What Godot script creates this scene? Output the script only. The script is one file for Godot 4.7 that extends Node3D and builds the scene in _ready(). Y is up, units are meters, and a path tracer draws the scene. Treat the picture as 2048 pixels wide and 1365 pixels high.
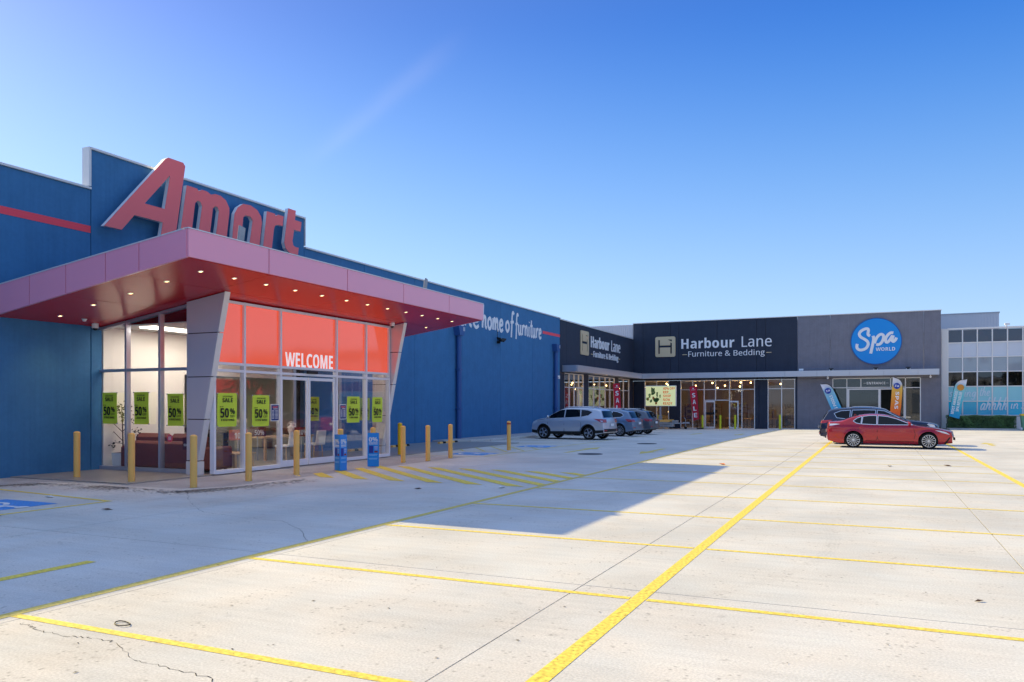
extends Node3D

# ---------------------------------------------------------------- mesh collector
class MB:
	var v := PackedVector3Array()
	var n := PackedVector3Array()
	var c := PackedColorArray()
	var col := Color.WHITE
	var tinted := false

	func tri3(a: Vector3, b: Vector3, d: Vector3, na: Vector3, nb: Vector3, nd: Vector3) -> void:
		if (b - a).cross(d - a).dot(na + nb + nd) > 0.0:
			v.append_array([a, d, b]); n.append_array([na, nd, nb])
		else:
			v.append_array([a, b, d]); n.append_array([na, nb, nd])
		c.append_array([col, col, col])

	func tri(a: Vector3, b: Vector3, d: Vector3, hint: Vector3) -> void:
		var nn := (b - a).cross(d - a)
		if nn.length_squared() < 1e-16:
			return
		nn = nn.normalized()
		if nn.dot(hint) < 0.0:
			nn = -nn
		tri3(a, b, d, nn, nn, nn)

	func quad(a: Vector3, b: Vector3, d: Vector3, e: Vector3, hint: Vector3) -> void:
		tri(a, b, d, hint)
		tri(a, d, e, hint)

	# box with optional chamfer; t places it
	func box(at: Vector3, s: Vector3, t := Transform3D.IDENTITY, bev := 0.0) -> void:
		var h := s * 0.5
		bev = minf(bev, minf(h.x, minf(h.y, h.z)) * 0.9)
		var ax := [Vector3.RIGHT, Vector3.UP, Vector3.BACK]
		for i in 3:
			var u: Vector3 = ax[(i + 1) % 3]
			var w: Vector3 = ax[(i + 2) % 3]
			var k: Vector3 = ax[i]
			var hu: Vector3 = u * (h.dot(u) - bev)
			var hw: Vector3 = w * (h.dot(w) - bev)
			for sg in [-1.0, 1.0]:
				var o: Vector3 = at + k * h.dot(k) * sg
				quad(t * (o - hu - hw), t * (o + hu - hw), t * (o + hu + hw), t * (o - hu + hw), t.basis * (k * sg))
			if bev > 0.0:
				for su in [-1.0, 1.0]:
					for sw in [-1.0, 1.0]:
						var e0: Vector3 = at + u * (h.dot(u) - bev) * su + w * h.dot(w) * sw
						var e1: Vector3 = at + u * h.dot(u) * su + w * (h.dot(w) - bev) * sw
						var kk: Vector3 = k * (h.dot(k) - bev)
						quad(t * (e0 - kk), t * (e0 + kk), t * (e1 + kk), t * (e1 - kk), t.basis * (u * su + w * sw))
		if bev > 0.0:
			for sx in [-1.0, 1.0]:
				for sy in [-1.0, 1.0]:
					for sz in [-1.0, 1.0]:
						var p := at + Vector3(h.x * sx, h.y * sy, h.z * sz)
						var bx := Vector3(bev * sx, 0, 0)
						var by := Vector3(0, bev * sy, 0)
						var bz := Vector3(0, 0, bev * sz)
						tri(t * (p - by - bz), t * (p - bx - bz), t * (p - bx - by), t.basis * Vector3(sx, sy, sz))

	# a box given by its two corners
	func span(a: Vector3, b: Vector3, bev := 0.0) -> void:
		box((a + b) * 0.5, (b - a).abs(), Transform3D.IDENTITY, bev)

	# polygon (with holes) in t's XY plane, from z = 0 to z = depth; faces: 1 front (z = depth), 2 back, 4 sides
	func prism(outer: PackedVector2Array, t: Transform3D, depth: float, faces := 7, holes := []) -> void:
		var poly := outer.duplicate()
		if Geometry2D.is_polygon_clockwise(poly):
			poly.reverse()
		var loops := [poly.duplicate()]
		var hs := []
		for h: PackedVector2Array in holes:
			var q := h.duplicate()
			if not Geometry2D.is_polygon_clockwise(q):
				q.reverse()
			hs.append(q)
			loops.append(q)
		hs.sort_custom(func(p, q): return mx(p) > mx(q))
		for q: PackedVector2Array in hs:
			poly = bridge(poly, q)
		var ix := Geometry2D.triangulate_polygon(poly)
		for k in range(0, ix.size(), 3):
			var a := poly[ix[k]]
			var b := poly[ix[k + 1]]
			var d := poly[ix[k + 2]]
			if faces & 1:
				tri(t * Vector3(a.x, a.y, depth), t * Vector3(b.x, b.y, depth), t * Vector3(d.x, d.y, depth), t.basis.z * signf(depth))
			if faces & 2:
				tri(t * Vector3(a.x, a.y, 0), t * Vector3(b.x, b.y, 0), t * Vector3(d.x, d.y, 0), -t.basis.z * signf(depth))
		if faces & 4:
			for l: PackedVector2Array in loops:
				for k in l.size():
					var a := l[k]
					var b := l[(k + 1) % l.size()]
					var e := b - a
					quad(t * Vector3(a.x, a.y, 0), t * Vector3(b.x, b.y, 0), t * Vector3(b.x, b.y, depth), t * Vector3(a.x, a.y, depth), t.basis * Vector3(e.y, -e.x, 0))

	static func mx(p: PackedVector2Array) -> float:
		var m := -1e9
		for q in p:
			m = maxf(m, q.x)
		return m

	# joins a hole to the outline with a cut
	static func bridge(o: PackedVector2Array, h: PackedVector2Array) -> PackedVector2Array:
		var best := 1e9
		var bi := 0
		var bj := 0
		for i in o.size():
			for j in h.size():
				var d := o[i].distance_squared_to(h[j])
				if d < best:
					var ok := true
					for k in o.size():
						var k2 := (k + 1) % o.size()
						if k == i or k2 == i or o[k].is_equal_approx(o[i]) or o[k2].is_equal_approx(o[i]):
							continue
						if Geometry2D.segment_intersects_segment(o[i], h[j], o[k], o[k2]) != null:
							ok = false
							break
					if ok:
						best = d; bi = i; bj = j
		var r := PackedVector2Array()
		for i in bi + 1:
			r.append(o[i])
		for j in h.size() + 1:
			r.append(h[(bj + j) % h.size()])
		for i in range(bi, o.size()):
			r.append(o[i])
		return r

	# a tapered cylinder between two points
	func cyl(a: Vector3, b: Vector3, ra: float, rb: float, sides := 12, caps := true) -> void:
		var ax := (b - a).normalized()
		var u := ax.cross(Vector3.UP if absf(ax.y) < 0.9 else Vector3.RIGHT).normalized()
		var w := ax.cross(u)
		for k in sides:
			var p := TAU * k / sides
			var q := TAU * (k + 1) / sides
			var np := u * cos(p) + w * sin(p)
			var nq := u * cos(q) + w * sin(q)
			tri3(a + np * ra, a + nq * ra, b + nq * rb, np, nq, nq)
			tri3(a + np * ra, b + nq * rb, b + np * rb, np, nq, np)
			if caps:
				tri(a, a + np * ra, a + nq * ra, -ax)
				tri(b, b + np * rb, b + nq * rb, ax)

	func tube(pts: Array, r: float, sides := 8) -> void:
		for k in pts.size() - 1:
			cyl(pts[k], pts[k + 1], r, r, sides, true)

	# profile of (radius, height) turned about the axis of t (its Y)
	func lathe(prof: PackedVector2Array, t: Transform3D, sides := 20, flat := false) -> void:
		for j in prof.size() - 1:
			var e := prof[j + 1] - prof[j]
			var nn := Vector2(e.y, -e.x).normalized()
			for k in sides:
				var p := TAU * k / sides
				var q := TAU * (k + 1) / sides
				var d0 := Vector3(cos(p), 0, sin(p))
				var d1 := Vector3(cos(q), 0, sin(q))
				var a := d0 * prof[j].x + Vector3.UP * prof[j].y
				var b := d1 * prof[j].x + Vector3.UP * prof[j].y
				var d := d1 * prof[j + 1].x + Vector3.UP * prof[j + 1].y
				var f := d0 * prof[j + 1].x + Vector3.UP * prof[j + 1].y
				var n0 := t.basis * (d0 * nn.x + Vector3.UP * nn.y)
				var n1 := t.basis * (d1 * nn.x + Vector3.UP * nn.y)
				if a.distance_squared_to(b) > 1e-12:
					tri3(t * a, t * b, t * d, n0, n1, n1)
				if d.distance_squared_to(f) > 1e-12:
					tri3(t * a, t * d, t * f, n0, n1, n0)

	# rows of points joined into one smooth sheet that faces away from the points given by inner (one per row)
	func sheet(rows: Array, inner: Array) -> void:
		var nr := rows.size()
		var nc: int = rows[0].size()
		var nm := []
		for i in nr:
			var line := PackedVector3Array()
			line.resize(nc)
			nm.append(line)
		for i in nr - 1:
			for j in nc - 1:
				var a: Vector3 = rows[i][j]
				var b: Vector3 = rows[i + 1][j]
				var d: Vector3 = rows[i + 1][j + 1]
				var e: Vector3 = rows[i][j + 1]
				var f := (d - a).cross(e - b)
				if f.length_squared() < 1e-18:
					continue
				var g := f
				if f.dot((a + d) * 0.5 - (inner[i] + inner[i + 1]) * 0.5) < 0.0:
					g = -f
				nm[i][j] += g; nm[i + 1][j] += g; nm[i + 1][j + 1] += g; nm[i][j + 1] += g
		for i in nr:
			for j in nc:
				nm[i][j] = nm[i][j].normalized()
		for i in nr - 1:
			for j in nc - 1:
				tri3(rows[i][j], rows[i + 1][j], rows[i + 1][j + 1], nm[i][j], nm[i + 1][j], nm[i + 1][j + 1])
				tri3(rows[i][j], rows[i + 1][j + 1], rows[i][j + 1], nm[i][j], nm[i + 1][j + 1], nm[i][j + 1])

	func mesh() -> ArrayMesh:
		var a := []
		a.resize(Mesh.ARRAY_MAX)
		a[Mesh.ARRAY_VERTEX] = v
		a[Mesh.ARRAY_NORMAL] = n
		if tinted:
			a[Mesh.ARRAY_COLOR] = c
		var m := ArrayMesh.new()
		if v.size():
			m.add_surface_from_arrays(Mesh.PRIMITIVE_TRIANGLES, a)
		return m


# ---------------------------------------------------------------- naming and tagging
var M := {}
var used := {}
var rng := RandomNumberGenerator.new()


func numbered(called: String) -> String:
	used[called] = used.get(called, -1) + 1
	return called if used[called] == 0 else "%s_%03d" % [called, used[called]]


func part_name(parent: Node, called: String) -> String:
	if parent == self:
		return numbered(called)
	if not parent.has_meta("_kids"):
		parent.set_meta("_kids", {})
	var d: Dictionary = parent.get_meta("_kids")
	d[called] = d.get(called, -1) + 1
	return called if d[called] == 0 else "%s_%03d" % [called, d[called]]


func obj(called: String, mb, mat: Material, parent: Node = self) -> MeshInstance3D:
	var o := MeshInstance3D.new()
	o.mesh = mb.mesh() if mb is MB else mb
	o.material_override = mat
	o.name = part_name(parent, called)
	parent.add_child(o, true)
	return o


func hold(called: String, parent: Node = self, at := Vector3.ZERO, turn := 0.0) -> Node3D:
	var o := Node3D.new()
	o.name = part_name(parent, called)
	o.position = at
	o.rotation.y = turn
	parent.add_child(o, true)
	return o


func tag(o: Node, label: String, category: String, group := "", kind := "") -> Node:
	if label: o.set_meta("label", label)
	if category: o.set_meta("category", category)
	if group: o.set_meta("group", group)
	if kind: o.set_meta("kind", kind)
	return o


func thing(called: String, label: String, category: String, at := Vector3.ZERO, turn := 0.0, group := "") -> Node3D:
	var o := hold(called, self, at, turn)
	tag(o, label, category, group)
	return o


func again(src: Node3D, label: String, at: Vector3, turn: float, called: String) -> Node3D:
	var o: Node3D = src.duplicate()
	o.name = numbered(called)
	add_child(o, true)
	o.position = at
	o.rotation.y = turn
	o.set_meta("label", label)
	return o


func boxp(called: String, a: Vector3, b: Vector3, mat: Material, parent: Node = self, bev := 0.0) -> MeshInstance3D:
	var m := MB.new()
	m.span(a, b, bev)
	return obj(called, m, mat, parent)


# ---------------------------------------------------------------- materials
func srgb(r: int, g: int, b: int) -> Color:
	return Color(r / 255.0, g / 255.0, b / 255.0)


func mat(color: Color, rough := 0.6, metal := 0.0, spec := 0.5) -> StandardMaterial3D:
	var m := StandardMaterial3D.new()
	m.albedo_color = color
	m.roughness = rough
	m.metallic = metal
	m.metallic_specular = spec
	return m


func paint(color: Color, metal := 0.25, rough := 0.35) -> StandardMaterial3D:
	var m := mat(color, rough, metal)
	m.clearcoat_enabled = true
	m.clearcoat = 1.0
	m.clearcoat_roughness = 0.03
	return m


func glow(color: Color, energy: float) -> StandardMaterial3D:
	var m := mat(color, 0.5)
	m.emission_enabled = true
	m.emission = color
	m.emission_energy_multiplier = energy
	return m


func pane(color: Color, alpha: float) -> StandardMaterial3D:
	var m := mat(Color(color, alpha), 0.02)
	m.transparency = BaseMaterial3D.TRANSPARENCY_ALPHA
	return m


func noise_bytes(size: int, freq: float, oct: int, sd: int, kind := FastNoiseLite.TYPE_SIMPLEX_SMOOTH) -> PackedByteArray:
	var f := FastNoiseLite.new()
	f.seed = sd
	f.noise_type = kind
	f.frequency = freq
	f.fractal_octaves = oct
	var im := f.get_seamless_image(size, size)
	im.convert(Image.FORMAT_L8)
	return im.get_data()


func tex(im: Image) -> ImageTexture:
	return ImageTexture.create_from_image(im)


func grey_image(data: PackedByteArray, size: int) -> Image:
	return Image.create_from_data(size, size, false, Image.FORMAT_L8, data)


func tri_tex(m: StandardMaterial3D, t: Texture2D, period: float) -> void:
	m.albedo_texture = t
	m.uv1_triplanar = true
	m.uv1_world_triplanar = true
	m.uv1_scale = Vector3.ONE / period
	m.uv1_triplanar_sharpness = 8.0


func tri_detail(m: StandardMaterial3D, t: Texture2D, period: float) -> void:
	m.detail_enabled = true
	m.detail_albedo = t
	m.detail_blend_mode = BaseMaterial3D.BLEND_MODE_MUL
	m.detail_uv_layer = BaseMaterial3D.DETAIL_UV_2
	m.uv2_triplanar = true
	m.uv2_world_triplanar = true
	m.uv2_scale = Vector3.ONE / period
	m.uv2_triplanar_sharpness = 8.0


# a neutral multiplier texture: lo..hi by noise, with dark specks
func mottle(size: int, f1: float, f2: float, lo: float, hi: float, sd: int, specks := 0.0, speck_f := 0.2) -> ImageTexture:
	var a := noise_bytes(size, f1, 4, sd)
	var b := noise_bytes(size, f2, 3, sd + 1)
	var s := noise_bytes(size, speck_f, 1, sd + 2, FastNoiseLite.TYPE_CELLULAR) if specks > 0.0 else PackedByteArray()
	var out := PackedByteArray()
	out.resize(size * size)
	for i in size * size:
		var k := (a[i] * 0.6 + b[i] * 0.4) / 255.0
		var g := lo + (hi - lo) * clampf((k - 0.5) * 1.7 + 0.5, 0.0, 1.0)
		if specks > 0.0 and s[i] < 16:
			g *= 1.0 - specks * (16 - s[i]) / 16.0
		out[i] = int(clampf(g, 0.0, 1.0) * 255.0)
	return tex(grey_image(out, size))


# ---------------------------------------------------------------- lettering
var fonts := {}


func text(s: String, w: float, h: float, depth: float, m: Material, parent: Node, t: Transform3D, bold := true, called := "lettering") -> MeshInstance3D:
	var key := "b" if bold else "r"
	if not fonts.has(key):
		var f := SystemFont.new()
		f.font_names = PackedStringArray(["Droid Sans"])
		f.font_weight = 700 if bold else 400
		fonts[key] = f
	var tm := TextMesh.new()
	tm.text = s
	tm.font = fonts[key]
	tm.font_size = 48
	tm.pixel_size = 0.01
	tm.depth = depth
	tm.curve_step = 2.0
	var bb := tm.get_aabb()
	var k := Vector3(w / bb.size.x if w > 0.0 else h / bb.size.y, h / bb.size.y, 1.0)
	var o := MeshInstance3D.new()
	o.mesh = tm
	o.material_override = m
	o.name = part_name(parent, called)
	var mid := bb.position + bb.size * 0.5
	o.transform = t * Transform3D(Basis.from_scale(k), Vector3(-mid.x * k.x, -mid.y * k.y, 0))
	parent.add_child(o, true)
	return o


# frames for things fixed to walls: FX faces +X, FZ faces +Z
func fx(x: float, y: float, z: float) -> Transform3D:
	return Transform3D(Basis(Vector3.UP, PI / 2), Vector3(x, y, z))


func fz(x: float, y: float, z: float) -> Transform3D:
	return Transform3D(Basis.IDENTITY, Vector3(x, y, z))


func smooth(p: PackedVector2Array, steps := 5) -> PackedVector2Array:
	if p.size() < 3:
		return p
	var r := PackedVector2Array()
	for i in p.size() - 1:
		var a := p[maxi(i - 1, 0)]
		var d := p[mini(i + 2, p.size() - 1)]
		for k in steps:
			r.append(p[i].cubic_interpolate(p[i + 1], a, d, float(k) / steps))
	r.append(p[p.size() - 1])
	return r


# brush strokes: each is the outline of a thick line; strokes that cross sit a hair apart
var stroke_lift := 0.0


func strokes(lines: Array, width: float, t: Transform3D, depth: float, mb: MB) -> void:
	for l: PackedVector2Array in lines:
		stroke_lift = fmod(stroke_lift + 0.0011, 0.0055)
		var outer := []
		var holes := []
		for q: PackedVector2Array in Geometry2D.offset_polyline(smooth(l), width * 0.5, Geometry2D.JOIN_ROUND, Geometry2D.END_ROUND):
			if Geometry2D.is_polygon_clockwise(q):
				holes.append(q)
			else:
				outer.append(q)
		for o: PackedVector2Array in outer:
			var mine := []
			for h: PackedVector2Array in holes:
				if Geometry2D.is_point_in_polygon(h[0], o):
					mine.append(h)
			mb.prism(o, t, depth + stroke_lift, 5, mine)


const SCRIPT_FONT := {
	"a": [".65,.9 .35,1 .1,.6 .15,.1 .4,.05 .65,.5|.68,1 .65,.3 .72,.02 .92,.15", 0.98],
	"e": [".12,.5 .58,.6 .58,.9 .35,1 .12,.7 .14,.25 .4,0 .72,.2", 0.85],
	"f": [".75,1.8 .55,2 .38,1.7 .32,.5 .25,-.5|.08,.95 .68,1.05", 0.78],
	"g": [".62,.9 .35,1 .1,.6 .2,.1 .5,.2 .65,.7|.68,1 .62,-.4 .35,-.6 .1,-.4", 0.9],
	"h": [".2,2 .14,1 .1,0|.14,.5 .4,1 .62,.8 .62,.2 .85,.02", 0.98],
	"i": [".15,1 .14,.2 .32,0|.2,1.42 .22,1.5", 0.46],
	"m": [".1,1 .1,0|.1,.5 .34,1 .5,.75 .5,0|.5,.5 .76,1 .92,.75 .92,.2 1.12,.02", 1.25],
	"n": [".1,1 .1,0|.1,.5 .38,1 .6,.78 .6,.2 .82,.02", 0.95],
	"o": [".48,1 .14,.75 .12,.3 .4,0 .68,.3 .66,.72 .44,1", 0.92],
	"r": [".1,1 .12,0|.12,.5 .32,.95 .62,.9", 0.72],
	"s": [".6,.85 .35,1 .15,.75 .5,.4 .42,.05 .06,.12", 0.75],
	"t": [".3,1.7 .24,.4 .36,.02 .58,.08|.02,1.1 .6,1.15", 0.66],
	"u": [".1,1 .1,.3 .3,0 .55,.3 .6,1|.6,1 .6,.2 .82,0", 0.95],
}


func parse(s: String) -> Array:
	var r := []
	for l in s.split("|"):
		var p := PackedVector2Array()
		for q in l.split(" "):
			var k := q.split(",")
			p.append(Vector2(float(k[0]), float(k[1])))
		r.append(p)
	return r


# writes a word in the brush script, fitted between x0 and x1 on a baseline
func script_word(word: String, x0: float, x1: float, base: float, xh: float, width: float, slant: float, t: Transform3D, depth: float, mb: MB) -> void:
	var adv := 0.0
	for ch in word:
		adv += SCRIPT_FONT[ch][1]
	var sx := (x1 - x0) / adv
	var x := 0.0
	for ch in word:
		var ls := []
		for l: PackedVector2Array in parse(SCRIPT_FONT[ch][0]):
			var p := PackedVector2Array()
			for q in l:
				p.append(Vector2(x0 + (x + q.x) * sx + q.y * xh * slant, base + q.y * xh))
			ls.append(p)
		strokes(ls, width, t, depth, mb)
		x += SCRIPT_FONT[ch][1]


# ---------------------------------------------------------------- the place
const WALL := -19.5      # face of the long blue wall
const FAR := -67.8       # face of the far shops
const SUN_FROM := Vector3(-0.842, 0.512, -0.172)
const EXPOSURE := 2.2


func gy(x: float, z: float) -> float:   # the car park falls gently to the far left corner
	return -0.22 * clampf((-40.0 - z) / 27.8, 0.0, 1.0) * clampf((4.5 - x) / 18.0, 0.0, 1.0)


func sky_picture() -> Texture2D:
	var w := 1024
	var h := 512
	var streak := noise_bytes(512, 0.012, 4, 71)
	var px := PackedFloat32Array()
	px.resize(w * h * 3)
	var sun := SUN_FROM.normalized()
	for j in h:
		var el := PI * (0.5 - (j + 0.5) / h)
		var y := sin(el)
		for i in w:
			var az := wrapf(TAU * (i + 0.5) / w, -PI, PI)
			var d := Vector3(sin(az) * cos(el), y, -cos(az) * cos(el))
			var r := 0.3
			var g := 0.3
			var b := 0.29
			if y > -0.005:
				var k := maxf(0.0, 1.0 - maxf(y, 0.0) / 0.47)
				var over := smoothstep(0.42, 0.92, y)  # added brightening of the unseen sky overhead, to lift the shaded areas
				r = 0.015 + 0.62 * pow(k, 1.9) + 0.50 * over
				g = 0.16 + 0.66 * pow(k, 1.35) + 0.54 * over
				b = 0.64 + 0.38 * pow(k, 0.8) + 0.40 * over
				var gam := acos(clampf(d.dot(sun), -1.0, 1.0))
				var far := 0.66 * exp(-gam / 0.55) * (0.5 + 2.2 * k)
				var near := 0.7 * exp(-gam / 0.24) + 9.0 * exp(-gam / 0.045)
				r += far * 0.56 + near
				g += far * 0.72 + near * 0.74
				b += far * 1.0 + near * 0.9
				# a faint trail of high cloud
				var da := (az + 0.598) * cos(el)
				var de := el - 0.36
				var u := da * 0.77 + de * 0.64
				var v := de * 0.77 - da * 0.64
				if absf(v) < 0.06 and absf(u) < 0.2:
					var sx := int(fposmod(u * 260.0, 512.0))
					var sy := int(fposmod(v * 1500.0, 512.0))
					var c := exp(-pow(v / 0.010, 2.0)) * (1.0 - smoothstep(0.05, 0.15, absf(u))) * maxf(0.0, streak[sy * 512 + sx] / 255.0 - 0.25) * 0.10
					r += c * 1.4; g += c * 1.0; b += c * 0.3
			var o := (j * w + i) * 3
			px[o] = r / EXPOSURE
			px[o + 1] = g / EXPOSURE
			px[o + 2] = b / EXPOSURE
	return tex(Image.create_from_data(w, h, false, Image.FORMAT_RGBF, px.to_byte_array()))


func camera_and_light() -> void:
	var cam := Camera3D.new()
	cam.name = "camera"
	add_child(cam)
	cam.position = Vector3(0, 1.8, 0)
	cam.rotation.y = deg_to_rad(24.807)
	cam.near = 0.1
	cam.far = 3000.0
	cam.set_frustum(0.1 * 1365.0 / 1575.0, Vector2(0, 0.1 * (811.0 - 682.5) / 1575.0), 0.1, 3000.0)
	cam.current = true
	var we := WorldEnvironment.new()
	we.name = "world_environment"
	var e := Environment.new()
	e.background_mode = Environment.BG_SKY
	var sky := Sky.new()
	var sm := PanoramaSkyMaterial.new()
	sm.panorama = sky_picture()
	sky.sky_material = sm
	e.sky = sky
	e.tonemap_mode = Environment.TONE_MAPPER_LINEAR
	e.tonemap_exposure = EXPOSURE
	e.sdfgi_enabled = true
	e.ssao_enabled = true
	e.ssil_enabled = true
	we.environment = e
	add_child(we)
	var sun := DirectionalLight3D.new()
	sun.name = "sun"
	sun.light_energy = 0.98
	sun.light_color = Color(1.0, 0.905, 0.66)
	sun.light_angular_distance = 0.5
	sun.shadow_enabled = true
	add_child(sun)
	sun.look_at_from_position(SUN_FROM.normalized() * 50.0, Vector3.ZERO)


func textures_and_materials() -> void:
	var concrete_fine := mottle(1024, 0.06, 0.22, 0.86, 1.0, 3, 0.4, 0.11)
	# broad stains, drag marks and tyre smudges of the slab surface
	var size := 1024
	var a := noise_bytes(size, 0.006, 5, 11)
	var b := noise_bytes(size, 0.02, 4, 12)
	var d := noise_bytes(size, 0.09, 2, 14)
	rng.seed = 15
	var dust := PackedByteArray()
	dust.resize(256 * 256)
	for i in dust.size():
		dust[i] = rng.randi() % 256
	var out := PackedByteArray()
	out.resize(size * size * 3)
	for y in size:
		var ys := (y * 6) % size
		for x in size:
			var i := y * size + x
			var st := b[ys * size + ((x / 2) % size)] / 255.0
			var k := 0.955 + (a[i] / 255.0 - 0.5) * 0.12 + (st - 0.5) * 0.05
			var dd := d[i]
			if dd > 196 and a[i] < 130:
				k -= (dd - 196) / 255.0 * 0.4
			if dust[(i * 7 + y * 13) % (256 * 256)] < 5 and b[i] > 146:
				k -= 0.22
			k = clampf(k, 0.0, 1.0)
			var warm := (b[i] / 255.0 - 0.5) * 0.03
			out[i * 3] = int(255.0 * minf(1.0, k * (1.0 + warm)))
			out[i * 3 + 1] = int(255.0 * k)
			out[i * 3 + 2] = int(255.0 * clampf(k * (1.0 - warm), 0.0, 1.0))
	# faint curved tyre marks
	for t in 9:
		var p := Vector2(rng.randf() * size, rng.randf() * size)
		var an := rng.randf_range(-0.4, 0.4) + (PI / 2 if t % 3 == 0 else 0.0)
		var turn := rng.randf_range(-0.004, 0.004)
		for st in 420:
			an += turn
			p += Vector2.from_angle(an)
			for w in 9:
				var q := p + Vector2.from_angle(an + PI / 2) * (w - 4)
				var o := (posmod(int(q.y), size) * size + posmod(int(q.x), size)) * 3
				if w % 3 != 1 and rng.randf() < 0.75:
					for ch in 3:
						out[o + ch] = int(out[o + ch] * 0.972)
	var concrete_broad := tex(Image.create_from_data(size, size, false, Image.FORMAT_RGB8, out))
	var bump_fine := tex(grey_image(noise_bytes(512, 0.12, 4, 21), 512))
	var wall_mottle := mottle(512, 0.012, 0.06, 0.94, 1.0, 31)
	# rain streaks on painted precast: stretched noise
	var sa := noise_bytes(512, 0.03, 4, 41)
	var so := PackedByteArray()
	so.resize(512 * 512)
	for y in 512:
		for x in 512:
			so[y * 512 + x] = int(255.0 * clampf(0.94 + (sa[(y / 14 % 512) * 512 + (x * 3) % 512] / 255.0 - 0.5) * 0.05, 0.0, 1.0))
	var streaks := tex(grey_image(so, 512))
	var pebble := mottle(512, 0.25, 0.5, 0.55, 1.0, 51, 0.5, 0.16)
	var pebble_bump := tex(grey_image(noise_bytes(512, 0.16, 2, 53, FastNoiseLite.TYPE_CELLULAR), 512))
	# worn road paint: thin tone changes and a few chips worn through to the concrete
	var pa := noise_bytes(512, 0.03, 4, 61)
	var pc := noise_bytes(512, 0.11, 3, 63)
	var po := PackedByteArray()
	po.resize(512 * 512 * 4)
	for i in 512 * 512:
		var v := int(255.0 * clampf(0.90 + (pa[i] / 255.0 - 0.5) * 0.28, 0.0, 1.0))
		po[i * 4] = v
		po[i * 4 + 1] = v
		po[i * 4 + 2] = v
		po[i * 4 + 3] = 0 if pc[i] * 0.7 + pa[i] * 0.3 < 70.0 else 255
	var paint_wear := tex(Image.create_from_data(512, 512, false, Image.FORMAT_RGBA8, po))

	for q in [["concrete", srgb(224, 221, 214)], ["concrete_b", srgb(221, 218, 211)], ["concrete_c", srgb(227, 223, 216)]]:
		var m := mat(q[1], 0.86)
		tri_tex(m, concrete_fine, 1.7)
		tri_detail(m, concrete_broad, 19.0)
		m.heightmap_enabled = true
		m.heightmap_texture = bump_fine
		m.heightmap_scale = 0.10
		m.metallic_specular = 0.35
		M[q[0]] = m
	M.joint = mat(Color(0.05, 0.05, 0.05), 0.95)
	M.ground = mat(srgb(178, 172, 160), 0.95)
	tri_tex(M.ground, concrete_broad, 40.0)
	M.aggregate = mat(srgb(232, 230, 230), 0.9)
	tri_tex(M.aggregate, pebble, 0.55)
	tri_detail(M.aggregate, concrete_broad, 9.0)
	M.aggregate.heightmap_enabled = true
	M.aggregate.heightmap_texture = pebble_bump
	M.aggregate.heightmap_scale = 0.4
	M.yellow_line = mat(srgb(255, 226, 90), 0.75)
	tri_tex(M.yellow_line, paint_wear, 0.9)
	M.yellow_worn = mat(srgb(226, 206, 110), 0.8)
	tri_tex(M.yellow_worn, paint_wear, 0.9)
	M.blue_line = mat(srgb(78, 158, 236), 0.75)
	tri_tex(M.blue_line, paint_wear, 0.9)
	for q in [M.yellow_line, M.yellow_worn, M.blue_line]:
		q.transparency = BaseMaterial3D.TRANSPARENCY_ALPHA_SCISSOR
		q.alpha_scissor_threshold = 0.5
	M.white_line = mat(srgb(225, 225, 225), 0.75)
	for q in [["blue_wall", srgb(70, 132, 182)], ["blue_wall_b", srgb(71, 134, 184)], ["black_wall", srgb(54, 63, 80)], ["black_wall_b", srgb(56, 65, 82)], ["brown_wall", srgb(136, 136, 146)], ["brown_wall_b", srgb(138, 138, 148)]]:
		var m := mat(q[1], 0.72, 0.0, 0.4)
		tri_tex(m, wall_mottle, 5.0)
		tri_detail(m, streaks, 6.5)
		m.heightmap_enabled = true
		m.heightmap_texture = bump_fine
		m.heightmap_scale = 0.12
		M[q[0]] = m
	M.capping = mat(srgb(226, 224, 220), 0.4, 0.1)
	M.red_stripe = mat(srgb(255, 76, 92), 0.55)
	M.sign_red = mat(srgb(255, 118, 118), 0.45)
	M.sign_white = mat(srgb(240, 240, 240), 0.5)
	M.fascia_red = paint(srgb(248, 158, 178), 0.0, 0.4)
	M.fascia_red.clearcoat_roughness = 0.22
	M.soffit_red = mat(srgb(196, 34, 36), 0.24, 0.0, 0.35)
	M.seam = mat(srgb(60, 30, 34), 0.8)
	M.column = mat(srgb(216, 208, 210), 0.3, 0.25)
	M.column_edge = mat(srgb(226, 222, 220), 0.35, 0.2)
	M.mullion = mat(srgb(230, 232, 238), 0.35, 0.1)
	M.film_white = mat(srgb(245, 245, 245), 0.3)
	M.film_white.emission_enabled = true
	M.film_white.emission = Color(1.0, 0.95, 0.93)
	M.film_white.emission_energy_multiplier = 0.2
	M.mullion_white = mat(srgb(232, 230, 226), 0.45, 0.0)
	M.alu = mat(srgb(186, 190, 200), 0.32, 0.55)
	M.awning = mat(srgb(196, 198, 204), 0.36, 0.5)
	M.steel = mat(srgb(168, 172, 178), 0.45, 0.7)
	M.galv = mat(srgb(176, 178, 180), 0.5, 0.6)
	tri_tex(M.galv, wall_mottle, 0.6)
	M.cladding = mat(srgb(196, 198, 204), 0.45, 0.35)
	M.glass = pane(Color(0.2, 0.26, 0.26), 0.04)
	M.glass.metallic_specular = 0.68
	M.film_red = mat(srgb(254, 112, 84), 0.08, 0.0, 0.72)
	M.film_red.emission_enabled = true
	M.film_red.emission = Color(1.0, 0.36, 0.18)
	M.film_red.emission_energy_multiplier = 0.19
	M.black = mat(Color(0.02, 0.02, 0.022), 0.55)
	M.rubber = mat(Color(0.03, 0.03, 0.032), 0.85)
	M.dark = mat(srgb(34, 34, 38), 0.6)
	M.white = mat(srgb(236, 236, 234), 0.5)
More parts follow.
